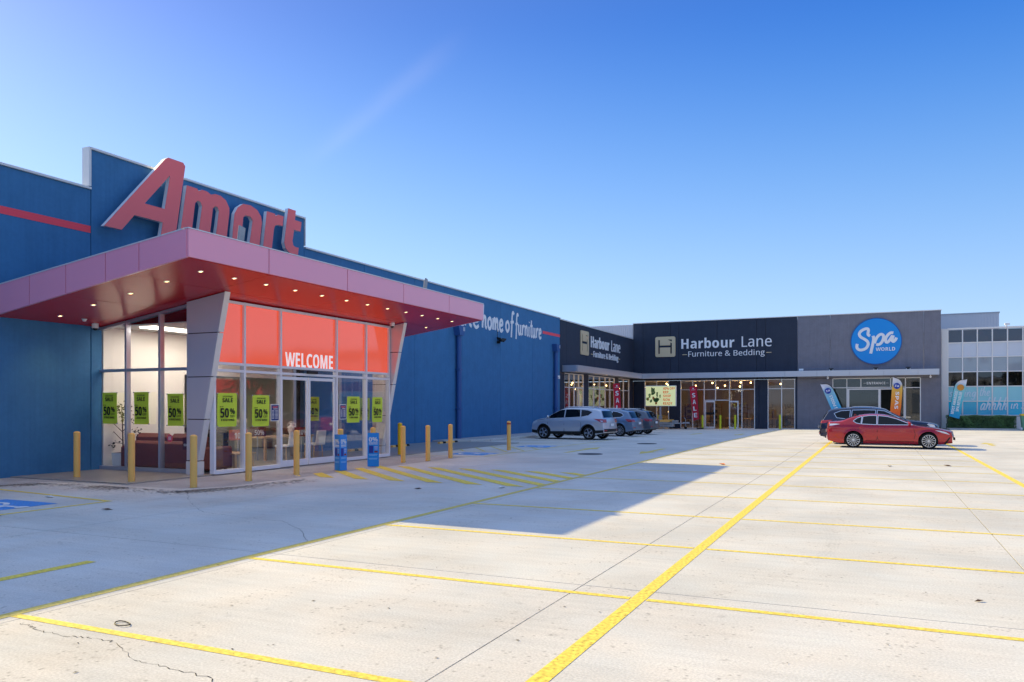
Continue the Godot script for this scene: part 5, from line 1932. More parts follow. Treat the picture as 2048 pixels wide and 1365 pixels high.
	b.lathe(PackedVector2Array([Vector2(0.0, 0.335), Vector2(0.13, 0.335), Vector2(0.15, 0.55), Vector2(0.165, 0.55), Vector2(0.165, 0.58), Vector2(0.0, 0.58)]), Transform3D(Basis.IDENTITY, Vector3(0.02, 0, 0)), 16)
	obj("upper_bucket", b, M.white, pa)
	b = MB.new()
	var rows := []
	var inn := []
	for i in 9:
		var r := []
		for j in 7:
			r.append(Vector3(-18.0 + i * 0.12, -0.19 + 0.05 * absf(sin(i * 1.9 + j * 1.3)) * (1.0 if i > 0 and i < 8 and j > 0 and j < 6 else 0.0) + 0.004, -64.9 + j * 0.13 + 0.03 * sin(i * 2.0)))
		rows.append(r)
		inn.append(Vector3(-17.5, -5, -64.5))
	b.sheet(rows, inn)
	tag(obj("plastic_sheet", b, M.white), "crumpled white plastic sheet on the ground behind the trailer", "sheet")


# ---------------------------------------------------------------- goods in the entrance
func entrance_goods() -> void:
	var leather := mat(srgb(150, 74, 58), 0.7)
	tri_tex(leather, M.leather_tex, 0.5)
	var o := thing("brown_sofa", "long red brown sofa with its back to the left side glass", "sofa", Vector3(-17.45, 0.03, -15.75))
	boxp("backrest", Vector3(-1.28, 0.06, 0.30), Vector3(1.36, 0.80, 0.62), leather, o, 0.06)
	for x in [-0.64, 0.70]:
		boxp("back_cushion", Vector3(x - 0.60, 0.55, 0.0), Vector3(x + 0.60, 1.0, 0.34), leather, o, 0.10)
		boxp("seat_cushion", Vector3(x - 0.62, 0.30, -0.55), Vector3(x + 0.62, 0.5, 0.10), leather, o, 0.06)
	boxp("base", Vector3(-1.28, 0.06, -0.55), Vector3(1.36, 0.29, 0.29), leather, o, 0.02)
	boxp("armrest", Vector3(-1.46, 0.06, -0.55), Vector3(-1.285, 0.66, 0.60), leather, o, 0.05)
	boxp("armrest", Vector3(1.365, 0.06, -0.55), Vector3(1.54, 0.66, 0.60), leather, o, 0.05)
	for e in [[-1.2, -0.5], [1.3, -0.5], [-1.2, 0.55], [1.3, 0.55]]:
		boxp("foot", Vector3(e[0] - 0.03, 0.0, e[1] - 0.03), Vector3(e[0] + 0.03, 0.059, e[1] + 0.03), M.black, o)
	var pt := thing("swing_ticket", "dark price ticket hung on the brown sofa", "ticket", Vector3(-16.35, 0.80, -15.08))
	boxp("card", Vector3(-0.11, -0.16, 0), Vector3(0.11, 0.16, 0.006), mat(srgb(90, 24, 30), 0.5), pt)
	text("$20", 0.14, 0.07, 0.003, M.white, pt, fz(0, -0.04, 0.009))
	# potted olive tree
	var p := thing("olive_plant", "slim potted olive tree in a white square pot by the glass", "plant", Vector3(-19.2, 0.03, -15.45))
	var b := MB.new()
	b.prism(PackedVector2Array([Vector2(-0.16, 0), Vector2(0.16, 0), Vector2(0.19, 0.44), Vector2(-0.19, 0.44)]), fz(0, 0, -0.18), 0.36, 7)
	obj("pot", b, mat(srgb(226, 234, 238), 0.45), p)
	boxp("soil", Vector3(-0.17, 0.40, -0.17), Vector3(0.17, 0.445, 0.17), M.dark_wood, p)
	rng.seed = 12
	var stem := MB.new()
	var tips := []
	stem.cyl(Vector3(0.05, 0.4, 0), Vector3(0.06, 1.0, 0.02), 0.022, 0.017, 8)
	stem.cyl(Vector3(0.06, 1.0, 0.02), Vector3(0.02, 1.75, 0.02), 0.017, 0.008, 8)
	for q in [[Vector3(0.06, 0.75, 0), Vector3(-0.30, 1.05, 0.05), Vector3(-0.72, 1.22, 0.1)], [Vector3(0.06, 0.6, 0), Vector3(0.4, 0.95, 0.05), Vector3(0.85, 1.10, 0.1)], [Vector3(0.06, 1.0, 0), Vector3(-0.2, 1.25, 0.1), Vector3(-0.52, 1.5, 0.05)], [Vector3(0.06, 1.05, 0), Vector3(0.3, 1.3, 0.0), Vector3(0.55, 1.42, 0.1)], [Vector3(0.05, 1.3, 0), Vector3(-0.12, 1.55, -0.05), Vector3(-0.2, 1.75, 0)], [Vector3(0.04, 1.35, 0), Vector3(0.2, 1.6, -0.05), Vector3(0.25, 1.8, 0)], [Vector3(0.06, 0.7, 0), Vector3(-0.15, 0.72, 0.1), Vector3(-0.3, 0.6, 0.12)]]:
		stem.cyl(q[0], q[1], 0.010, 0.007, 6)
		stem.cyl(q[1], q[2], 0.007, 0.004, 6)
		for k in 34:
			var t := rng.randf_range(0.1, 1.0)
			tips.append(q[1].lerp(q[2], t) + Vector3(rng.randfn(0, 0.05), rng.randfn(0, 0.05), rng.randfn(0, 0.05)))
	for k in 60:
		tips.append(Vector3(0.04 + rng.randfn(0, 0.05), rng.randf_range(1.1, 1.85), rng.randfn(0, 0.05)))
	obj("stem", stem, M.dark_wood, p)
	var lf := MB.new()
	for q: Vector3 in tips:
		var d := Vector3(rng.randfn(), rng.randf_range(-0.6, 0.9), rng.randfn()).normalized() * rng.randf_range(0.05, 0.09)
		var n := d.cross(Vector3(rng.randfn(), rng.randfn(), rng.randfn())).normalized()
		var s := n.cross(d).normalized() * 0.02
		lf.tri3(q, q + d * 0.5 + s, q + d, n, n, n)
		lf.tri3(q, q + d, q + d * 0.5 - s, n, n, n)
	tag(obj("leaves", lf, mat(Color(0.05, 0.07, 0.04), 0.6), p), "", "", "", "stuff")
	# low table, dining tables, chairs, price boards
	var table := func(label: String, at: Vector3, w: float, d: float, h: float, m: Material) -> void:
		var t := thing("display_table", label, "table", at, 0, "tables shown in the entrance")
		boxp("table_top", Vector3(-w / 2, h - 0.05, -d / 2), Vector3(w / 2, h, d / 2), m, t, 0.01)
		for e in [[-1, -1], [1, -1], [-1, 1], [1, 1]]:
			var cx: float = e[0] * (w / 2 - 0.08)
			var cz: float = e[1] * (d / 2 - 0.08)
			boxp("leg", Vector3(cx - 0.035, 0, cz - 0.035), Vector3(cx + 0.035, h - 0.051, cz + 0.035), m, t)
	table.call("low wooden table just inside the first front pane", Vector3(-16.2, 0.03, -16.6), 0.9, 0.8, 0.46, M.wood)
	table.call("long wooden dining table behind the sliding door", Vector3(-18.1, 0.03, -20.6), 1.0, 2.4, 0.76, M.wood)
	table.call("dark wooden sideboard table deep in the entrance", Vector3(-20.9, 0.03, -19.6), 0.7, 2.2, 0.85, M.dark_wood)
	for q in [[-17.3, -21.4, 1.5, "white upholstered chair at the dining table, nearer the far column"], [-17.35, -20.0, 1.7, "white upholstered chair at the dining table, behind the door leaf"]]:
		var c := thing("dining_chair", q[3], "chair", Vector3(q[0], 0.03, q[1]), q[2], "white chairs at the dining table")
		boxp("seat", Vector3(-0.23, 0.42, -0.23), Vector3(0.23, 0.50, 0.23), M.white, c, 0.03)
		b = MB.new()
		b.box(Vector3(0, 0.72, 0.22), Vector3(0.46, 0.50, 0.06), Transform3D(Basis(Vector3.RIGHT, 0.14), Vector3(0, 0, 0.0)), 0.025)
		obj("backrest", b, M.white, c)
		for e in [[-0.19, -0.19], [0.19, -0.19], [-0.19, 0.19], [0.19, 0.19]]:
			b = MB.new()
			b.cyl(Vector3(e[0] * 1.1, 0, e[1] * 1.1), Vector3(e[0], 0.42, e[1]), 0.014, 0.02, 8)
			obj("leg", b, M.wood, c)
	for q in [["50%", -17.9, 0.95, -19.4, srgb(110, 30, 32), "dark red fifty percent board left of the door joint"], ["10%", -17.4, 0.92, -20.9, srgb(130, 28, 34), "dark red ten percent board on the dining table"], ["10%", -16.6, 0.95, -17.2, srgb(214, 120, 100), "faded red ten percent board inside the second front pane"]]:
		var s := thing("price_board", q[5], "price board", Vector3(q[1], q[2], q[3]), PI / 2)
		boxp("card", Vector3(-0.36, -0.15, 0), Vector3(0.36, 0.15, 0.01), mat(q[4], 0.5), s)
		boxp("card_stand", Vector3(-0.02, -0.95, -0.03), Vector3(0.02, -0.15, -0.005), M.steel, s)
		text(q[0], 0.42, 0.17, 0.003, M.white, s, fz(0.05, -0.02, 0.013))
	var v := thing("white_vase", "white two handled vase on the dining table", "vase", Vector3(-17.9, 0.79, -21.0))
	b = MB.new()
	b.lathe(PackedVector2Array([Vector2(0.0, 0), Vector2(0.07, 0.0), Vector2(0.13, 0.15), Vector2(0.14, 0.26), Vector2(0.07, 0.36), Vector2(0.06, 0.42), Vector2(0.09, 0.46)]), Transform3D.IDENTITY, 20)
	obj("vase_body", b, M.white, v)
	for s in [-1.0, 1.0]:
		b = MB.new()
		b.tube([Vector3(0.07 * s, 0.40, 0), Vector3(0.15 * s, 0.40, 0), Vector3(0.17 * s, 0.32, 0), Vector3(0.13 * s, 0.24, 0)], 0.014, 6)
		obj("vase_handle", b, M.white, v)
	# goods further inside the showroom
	var shown := thing("showroom_sofas", "dark sofas standing deep in the showroom", "sofa")
	rng.seed = 4
	for q in [[-22.5, -19.2], [-23.5, -22.5], [-26.0, -20.5], [-27.5, -24.5], [-22.8, -25.5], [-30.0, -22.0]]:
		var f := mat(Color.from_hsv(rng.randf_range(0.0, 0.1), 0.3, rng.randf_range(0.2, 0.6)), 0.9)
		boxp("seat", Vector3(q[0] - 0.9, 0.03, q[1] - 0.45), Vector3(q[0] + 0.9, 0.42, q[1] + 0.45), f, shown, 0.06)
		boxp("backrest", Vector3(q[0] - 0.9, 0.42, q[1] - 0.45), Vector3(q[0] + 0.9, 0.85, q[1] - 0.22), f, shown, 0.06)


func litter() -> void:
	rng.seed = 99
	var leafm := mat(srgb(96, 66, 44), 0.9)
	var k := 0
	for q in [[-8.91, -14.47, 0.10, "dark curled scrap on the shaded lot past the crossing stripes", M.black], [-14.61, -10.13, 0.13, "white paper strip on the lot by the blue bay square", M.white], [-11.97, -9.34, 0.10, "dry leaf on the lot right of the accessible bay", leafm], [-12.9, -8.0, 0.12, "dry leaf on the shaded lot at the left edge", leafm], [-4.22, -24.3, 0.16, "orange brown leaf at the far tip of the canopy shadow", mat(srgb(206, 120, 50), 0.9)], [1.92, -26.5, 0.14, "dark twig lying on the sunny bays right of the centre", leafm], [0.37, -25.6, 0.13, "dry leaf on the sunny bays, left of the dark twig", leafm], [0.86, -8.33, 0.05, "dry leaf on the sunny lot near the right edge", leafm], [-7.37, -15.41, 0.12, "white scrap beside the crossing stripes", M.white]]:
		var b := MB.new()
		var s: float = q[2]
		var a := rng.randf() * TAU
		var u := Vector3(cos(a), 0, sin(a)) * s
		var w := Vector3(-sin(a), 0, cos(a)) * s * 0.45
		var c := Vector3(q[0], 0.008, q[1])
		var up := Vector3(0, s * 0.22, 0)
		b.quad(c - u, c - w + up, c + u * 0.2, c + w * 0.3, Vector3.UP)
		b.quad(c + u * 0.2, c - w + up, c + u + up * 0.6, c + w + up, Vector3.UP)
		b.quad(c - u, c + w * 0.3, c + u * 0.2, c + w + up, Vector3.UP)
		tag(obj("litter_scrap", b, q[4]), q[3], "litter", "single scraps on the car park")
		k += 1
	var ring := MB.new()
	var pts := []
	for i in 19:
		var an := TAU * i / 18.0
		pts.append(Vector3(-5.61 + cos(an) * 0.085 + sin(an) * 0.03, 0.010 + 0.003 * sin(an * 2.0), -4.52 + sin(an) * 0.05))
	ring.tube(pts, 0.005, 5)
	tag(obj("rubber_loop", ring, M.black), "black rubber loop on the sunny concrete, bottom left", "loop")
	# fine leaf bits and grit scattered over the lot
	var bits := MB.new()
	bits.tinted = true
	for i in 420:
		var z := -2.5 - pow(rng.randf(), 1.6) * 42.0
		var x := rng.randf_range(-13.0, 4.5)
		var s := rng.randf_range(0.008, 0.022)
		var a := rng.randf() * TAU
		var u := Vector3(cos(a), 0, sin(a)) * s
		var w := Vector3(-sin(a), 0, cos(a)) * s * rng.randf_range(0.25, 0.6)
		var c := Vector3(x, gy(x, z) + 0.006, z)
		var g := rng.randf_range(0.02, 0.10)
		bits.col = Color(g, g * 0.85, g * 0.7)
		bits.quad(c - u, c - w + Vector3(0, s * 0.1, 0), c + u, c + w, Vector3.UP)
	var bm := mat(Color.WHITE, 0.9)
	bm.vertex_color_use_as_albedo = true
	tag(obj("leaf_bits", bits, bm), "tiny dark leaf bits and grit scattered over the concrete", "litter", "", "stuff")
	# dirt gathered along the edge of the footpath, as fine flat grains
	var dirt := MB.new()
	dirt.tinted = true
	var path := [Vector2(-18.4, -10.0), Vector2(-17.7, -11.9), Vector2(-16.6, -12.2), Vector2(-15.0, -12.1), Vector2(-13.3, -12.1), Vector2(-12.8, -13.4), Vector2(-12.7, -15.4)]
	for i in 5200:
		var k2 := rng.randi() % (path.size() - 1)
		var c2: Vector2 = path[k2].lerp(path[k2 + 1], rng.randf())
		var clump := sin(c2.x * 2.3 + 1.0) * sin(c2.x * 5.1 + c2.y) + 0.4
		if rng.randf() > clump:
			continue
		c2 += Vector2(absf(rng.randfn(0, 0.30)), absf(rng.randfn(0, 0.34)))
		var s := rng.randf_range(0.008, 0.032)
		var c := Vector3(c2.x, 0.0035, c2.y)
		var u := Vector3(s * 1.7, 0, rng.randf_range(-0.3, 0.3) * s)
		var w := Vector3(0, 0, s * 0.6)
		var g := rng.randf_range(0.12, 0.26)
		dirt.col = Color(g, g * 0.92, g * 0.84)
		dirt.quad(c - u, c - w, c + u, c + w, Vector3.UP)
	tag(obj("ground_dirt", dirt, bm), "grey brown dirt gathered along the footpath edge at left", "dirt", "", "stuff")


# ---------------------------------------------------------------- cars
# wheel with its axle along Z
func wheel(parent: Node, at: Vector3, r: float, rim: float, spokes: int, rim_mat: Material, spoke_mat: Material, width := 0.22) -> void:
	var w := hold("wheel", parent, at)
	var t := Transform3D(Basis(Vector3.RIGHT, PI / 2), Vector3.ZERO)
	var h := width * 0.5
	var b := MB.new()
	b.lathe(PackedVector2Array([Vector2(rim, -h * 0.8), Vector2(rim + 0.02, -h), Vector2(r - 0.05, -h), Vector2(r - 0.015, -h * 0.85), Vector2(r, -h * 0.6), Vector2(r, h * 0.6), Vector2(r - 0.015, h * 0.85), Vector2(r - 0.05, h), Vector2(rim + 0.02, h), Vector2(rim, h * 0.8)]), t, 32)
	obj("tyre", b, M.rubber, w)
	b = MB.new()
	b.lathe(PackedVector2Array([Vector2(rim + 0.004, -h * 0.9), Vector2(rim - 0.012, -h * 0.9), Vector2(rim - 0.02, -h * 0.3), Vector2(rim - 0.02, h * 0.3), Vector2(rim - 0.012, h * 0.9), Vector2(rim + 0.004, h * 0.9)]), t, 32)
	obj("rim", b, rim_mat, w)
	b = MB.new()
	b.cyl(Vector3(0, 0, -h * 0.25), Vector3(0, 0, h * 0.25), rim - 0.022, rim - 0.022, 24)
	obj("brake_disc", b, M.black, w)
	b = MB.new()
	for sg in [-1.0, 1.0]:
		for k in spokes:
			var tt := Transform3D(Basis(Vector3.BACK, TAU * (k + 0.25) / spokes), Vector3.ZERO)
			var wi := rim * 2.2 / spokes
			b.prism(PackedVector2Array([Vector2(-wi * 0.16, rim * 0.12), Vector2(wi * 0.16, rim * 0.12), Vector2(wi * 0.34, rim - 0.012), Vector2(-wi * 0.34, rim - 0.012)]), tt * Transform3D(Basis.IDENTITY, Vector3(0, 0, sg * h * 0.62)), sg * h * 0.2, 7)
		b.cyl(Vector3(0, 0, sg * h * 0.5), Vector3(0, 0, sg * h * 0.86), rim * 0.2, rim * 0.15, 14)
	obj("spokes", b, spoke_mat, w)


class Body:
	var l: float            # length
	var w: float            # half width
	var sill: float
	var belt: float
	var tumble: float
	var axles: Array
	var r: float            # wheel radius
	var arch: float
	var prof: PackedVector2Array
	var bulge_f := 0.16
	var bulge_r := 0.12

	func top(x: float) -> float:
		for i in prof.size() - 1:
			if x <= prof[i + 1].x:
				return lerpf(prof[i].y, prof[i + 1].y, clampf((x - prof[i].x) / maxf(1e-5, prof[i + 1].x - prof[i].x), 0, 1))
		return prof[prof.size() - 1].y

	func rear_x(y: float) -> float:
		for i in range(prof.size() - 1, 0, -1):
			if prof[i - 1].y >= y and prof[i].y <= y:
				return lerpf(prof[i].x, prof[i - 1].x, clampf((y - prof[i].y) / maxf(1e-5, prof[i - 1].y - prof[i].y), 0, 1))
		return l

	func edge(x: float) -> float:
		return minf(0.11, 0.05 + maxf(0.0, top(x) - belt) * 0.12)

	func hw(x: float, y: float) -> float:
		var a := clampf((1.0 - x) / 1.0, 0.0, 1.0)
		var c := clampf((x - (l - 1.0)) / 1.0, 0.0, 1.0)
		var plan := 1.0 - 0.13 * pow(a, 2.0) - 0.09 * pow(c, 2.0)
		var yy := minf(y, belt)
		var z := w * plan * (1.0 - 0.05 * pow(absf(yy - 0.64) / 0.42, 2.0))
		z += 0.012 * exp(-pow((y - (belt - 0.10)) / 0.05, 2.0)) - 0.014 * exp(-pow((y - (sill + 0.26)) / 0.09, 2.0))
		if y < 0.34:
			z -= (0.34 - y) * 0.30
		if y > belt:
			z -= (y - belt) * tumble
		for ax: float in axles:
			var d := Vector2(x - ax, y - r).length()
			z += 0.022 * exp(-pow((d - arch) / 0.075, 2.0)) * (1.0 if y < belt else 0.0)
		return maxf(z, 0.05)

	func shift(x: float, z: float) -> float:
		var q := pow(z / w, 2.0)
		return x + bulge_f * q * pow(clampf(1.0 - x / 1.1, 0, 1), 1.5) - bulge_r * q * pow(clampf(1.0 - (l - x) / 1.1, 0, 1), 1.5)

	func side(x: float, y: float, s: float, off: float) -> Vector3:
		var z := hw(x, y)
		return Vector3(shift(x, z), y, (z + off) * s)

	func low(x: float) -> float:
		var y := sill
		if x < 0.5:
			y += 0.06 * (1.0 - x / 0.5)
		if x > l - 0.5:
			y += 0.10 * (1.0 - (l - x) / 0.5)
		for ax: float in axles:
			var d := absf(x - ax)
			if d < arch:
				y = maxf(y, r + sqrt(arch * arch - d * d))
		return y

	# a point of the roof, bonnet or screens: f across (-1..1)
	func over(x: float, f: float, off: float) -> Vector3:
		var e := edge(x)
		var ye := top(x) - e
		var zz := hw(x, ye)
		var y := ye + e * pow(1.0 - pow(absf(f), 3.0), 1.0 / 3.0)
		return Vector3(shift(x, zz * f), y + off, zz * f)


func patch(b: Body, mb: MB, poly: PackedVector2Array, s: float, off: float, depth := 2) -> void:
	var ix := Geometry2D.triangulate_polygon(poly)
	for k in range(0, ix.size(), 3):
		split(b, mb, poly[ix[k]], poly[ix[k + 1]], poly[ix[k + 2]], s, off, depth)


func split(b: Body, mb: MB, p: Vector2, q: Vector2, r: Vector2, s: float, off: float, depth: int) -> void:
	if depth > 0:
		var pq := (p + q) * 0.5
		var qr := (q + r) * 0.5
		var rp := (r + p) * 0.5
		split(b, mb, p, pq, rp, s, off, depth - 1)
		split(b, mb, pq, q, qr, s, off, depth - 1)
		split(b, mb, rp, qr, r, s, off, depth - 1)
		split(b, mb, pq, qr, rp, s, off, depth - 1)
		return
	mb.tri(b.side(p.x, p.y, s, off), b.side(q.x, q.y, s, off), b.side(r.x, r.y, s, off), Vector3(0, 0.1, s))


# a thin trim along a line drawn on the side
func seam(b: Body, mb: MB, pts: PackedVector2Array, s: float, w: float, off: float) -> void:
	for i in pts.size() - 1:
		var d := (pts[i + 1] - pts[i]).normalized().orthogonal() * w * 0.5
		patch(b, mb, PackedVector2Array([pts[i] - d, pts[i + 1] - d, pts[i + 1] + d, pts[i] + d]), s, off, 1)


# a patch over the tail: y from y0 to y1, across from f0 to f1
func tail(b: Body, mb: MB, y0: float, y1: float, f0: float, f1: float, off: float) -> void:
	var rows := []
	var inn := []
	for i in 7:
		var y := lerpf(y0, y1, i / 6.0)
		var x := b.rear_x(y)
		var r := []
		for j in 9:
			var f := lerpf(f0, f1, j / 8.0)
			var z := b.hw(x, y) * f
			r.append(Vector3(b.shift(x, z) + off, y + off * 0.3, z))
		rows.append(r)
		inn.append(Vector3(b.l * 0.4, 0.6, 0))
	mb.sheet(rows, inn)


func lid(b: Body, mb: MB, x0: float, x1: float, f: float, off: float) -> void:
	var rows := []
	var inn := []
	for i in 9:
		var x := lerpf(x0, x1, i / 8.0)
		var r := []
		for j in 11:
			r.append(b.over(x, lerpf(-f, f, j / 10.0), off))
		rows.append(r)
		inn.append(Vector3(b.l * 0.5, 0.3, 0))
	mb.sheet(rows, inn)


func P(s: String) -> PackedVector2Array:
	return parse(s)[0]


func car(called: String, label: String, at: Vector3, turn: float, spec: Dictionary) -> Node3D:
	var o := thing(called, label, "car", at, turn, "")
	var b := Body.new()
	b.l = spec.l; b.w = spec.w; b.sill = spec.sill; b.belt = spec.belt; b.tumble = spec.tumble
	b.axles = spec.axles; b.r = spec.r; b.arch = spec.r + 0.055
	b.prof = smooth(P(spec.prof), 6)
	var xs := []
	var n := int(b.l / 0.045)
	for i in n + 1:
		xs.append(b.l * i / n)
	for ax in b.axles:
		for e in [-1.0, 1.0]:
			xs.append(ax + b.arch * e * 0.9999)
			xs.append(ax + b.arch * e * 0.975)
			xs.append(ax + b.arch * e * 1.0001)
	xs.sort()
	var shell := MB.new()
	for s in [-1.0, 1.0]:
		var rows := []
		var inn := []
		for x: float in xs:
			var r := []
			var e := b.edge(x)
			var lo := b.low(x)
			var ye: float = maxf(b.top(x) - e, lo + 0.02)
			for j in 15:
				r.append(b.side(x, lerpf(lo, ye, j / 14.0), s, 0.0))
			var zz := b.hw(x, ye)
			for j in range(1, 8):
				var f := cos(PI * 0.5 * j / 7.0)
				if j == 7: f = 0.0
				var y := ye + e * pow(1.0 - pow(f, 3.0), 1.0 / 3.0)
				r.append(Vector3(b.shift(x, zz * f), y, zz * f * s))
			rows.append(r)
			inn.append(Vector3(x, lerpf(lo, ye, 0.6), 0))
		shell.sheet(rows, inn)
		# close nose and tail
		for k in [0, rows.size() - 1]:
			for j in 21:
				var p: Vector3 = rows[k][j]
				var q: Vector3 = rows[k][j + 1]
				shell.quad(p, q, Vector3(q.x, q.y, 0), Vector3(p.x, p.y, 0), Vector3(-1 if k == 0 else 1, 0, 0))
	obj("body", shell, spec.paint, o)
	# floor pan and wheel housings
	var pan := MB.new()
	pan.span(Vector3(0.35, b.sill + 0.005, -b.w * 0.86), Vector3(b.l - 0.3, b.sill + 0.18, b.w * 0.86))
	for ax in b.axles:
		for s in [-1.0, 1.0]:
			var m := 14
			for k in m:
				var a0 := PI * k / m
				var a1 := PI * (k + 1) / m
				var z0 := (b.w - 0.03) * float(s)
				var z1 := (b.w - 0.42) * float(s)
				var p0 := Vector3(ax + cos(a0) * b.arch, b.r + sin(a0) * b.arch, 0)
				var p1 := Vector3(ax + cos(a1) * b.arch, b.r + sin(a1) * b.arch, 0)
				pan.quad(p0 + Vector3(0, 0, z0), p1 + Vector3(0, 0, z0), p1 + Vector3(0, 0, z1), p0 + Vector3(0, 0, z1), Vector3(ax, b.r, 0) - p0)
				pan.tri(Vector3(ax, b.r, z1), p0 + Vector3(0, 0, z1), p1 + Vector3(0, 0, z1), Vector3(0, 0, s))
	obj("underbody", pan, M.black, o)
	for ax in b.axles:
		for s in [-1.0, 1.0]:
			wheel(o, Vector3(ax, b.r, s * (b.w - 0.125)), b.r, spec.rim, spec.spokes, spec.rim_mat, spec.spoke_mat)
	# glass
	for s in [-1.0, 1.0]:
		for q in spec.windows:
			var mb := MB.new()
			patch(b, mb, P(q), s, 0.006, 3)
			obj("side_window", mb, M.car_glass, o)
			if spec.get("chrome", false):
				mb = MB.new()
				var pl := P(q)
				pl.append(pl[0])
				seam(b, mb, pl, s, 0.022, 0.009)
				obj("window_trim", mb, M.chrome, o)
		for q in spec.seams:
			var mb := MB.new()
			seam(b, mb, P(q), s, 0.015, 0.005)
			obj("door_gap", mb, M.black, o)
		for q in spec.handles:
			var mb := MB.new()
			var c := b.side(q[0], q[1], s, 0.02)
			mb.box(Vector3.ZERO, Vector3(0.20, 0.030, 0.035), Transform3D(Basis.IDENTITY, c), 0.01)
			obj("door_handle", mb, spec.paint if not spec.get("chrome_handle", false) else M.chrome, o)
		var hb := MB.new()
		patch(b, hb, P(spec.headlight), s, 0.006, 3)
		obj("headlight", hb, M.lamp_clear, o)
		var tb := MB.new()
		patch(b, tb, P(spec.taillight), s, 0.007, 3)
		tail(b, tb, spec.tail_y[0], spec.tail_y[1], 0.62 * s, 0.99 * s, 0.007)
		obj("taillight", tb, M.lamp_red, o)
		if spec.has("tail_clear"):
			tb = MB.new()
			patch(b, tb, P(spec.tail_clear), s, 0.010, 2)
			obj("tail_lens", tb, M.lamp_clear, o)
		if spec.has("corner"):
			tb = MB.new()
			patch(b, tb, P(spec.corner), s, 0.008, 2)
			obj("bumper_inlet", tb, M.plastic, o)
		if spec.has("cladding"):
			var cb := MB.new()
			for q in spec.cladding:
				patch(b, cb, P(q), s, 0.012, 3)
			for ax in b.axles:
				var ring := PackedVector2Array()
				for k in 13:
					var an := PI * k / 12.0
					ring.append(Vector2(ax + cos(an) * (b.arch + 0.055), b.r + sin(an) * (b.arch + 0.055)))
				for k in range(12, -1, -1):
					var an := PI * k / 12.0
					ring.append(Vector2(ax + cos(an) * b.arch, b.r + sin(an) * b.arch))
				patch(b, cb, ring, s, 0.014, 1)
			obj("sill_cladding", cb, M.plastic, o)
		# mirror
		var mm := MB.new()
		var mc := b.side(spec.mirror[0], spec.mirror[1], s, 0.11)
		mm.box(Vector3.ZERO, Vector3(0.11, 0.14, 0.20), Transform3D(Basis(Vector3.UP, 0.15 * s), mc + Vector3(0, 0.06, 0)), 0.045)
		mm.box(Vector3(0, 0, -0.08 * s), Vector3(0.07, 0.04, 0.12), Transform3D(Basis.IDENTITY, mc), 0.01)
		obj("wing_mirror", mm, spec.paint, o)
		if spec.has("rails"):
			var rb := MB.new()
			var pr := []
			for k in 9:
				var x: float = lerpf(spec.rails[0], spec.rails[1], k / 8.0)
				pr.append(b.over(x, 0.86 * s, 0.05 if k > 0 and k < 8 else 0.0))
			rb.tube(pr, 0.017, 6)
			obj("roof_rail", rb, M.chrome, o)
	var ws := MB.new()
	lid(b, ws, spec.screen[0], spec.screen[1], 0.9, 0.006)
	obj("windscreen", ws, M.car_glass, o)
	ws = MB.new()
	if spec.has("rear_window"):
		tail(b, ws, spec.rear_window[0], spec.rear_window[1], -0.86, 0.86, 0.008)
	else:
		lid(b, ws, spec.rear_screen[0], spec.rear_screen[1], 0.86, 0.007)
	obj("rear_window", ws, M.car_glass, o)
	var pb := MB.new()
	pb.box(Vector3(b.l + 0.012, spec.plate_y, 0), Vector3(0.012, 0.13, 0.37), Transform3D.IDENTITY, 0.004)
	obj("number_plate", pb, M.white, o)
	pb = MB.new()
	tail(b, pb, b.sill + 0.14, b.sill + 0.30, -0.96, 0.96, 0.012)
	obj("rear_bumper_trim", pb, M.plastic if spec.has("cladding") else spec.paint, o)
	if spec.has("reflector"):
		pb = MB.new()
		for s in [-1.0, 1.0]:
			tail(b, pb, spec.reflector, spec.reflector + 0.05, 0.66 * s, 0.95 * s, 0.016)
		obj("rear_reflector", pb, M.lamp_red, o)
	# nose: grille and lower intake
	pb = MB.new()
	pb.box(Vector3(b.shift(0.0, 0.0) - 0.008, spec.grille[0], 0), Vector3(0.02, spec.grille[1], b.w * 0.9), Transform3D.IDENTITY, 0.01)
	obj("grille", pb, M.plastic, o)
	if spec.has("antenna"):
		pb = MB.new()
		var a := b.over(spec.antenna, 0.0, 0.0)
		pb.prism(PackedVector2Array([Vector2(-0.09, -0.02), Vector2(0.09, -0.02), Vector2(0.08, 0.06), Vector2(0.03, 0.06)]), Transform3D(Basis.IDENTITY, a - Vector3(0, 0, 0.015)), 0.03, 7)
		obj("antenna_fin", pb, spec.paint, o)
	return o


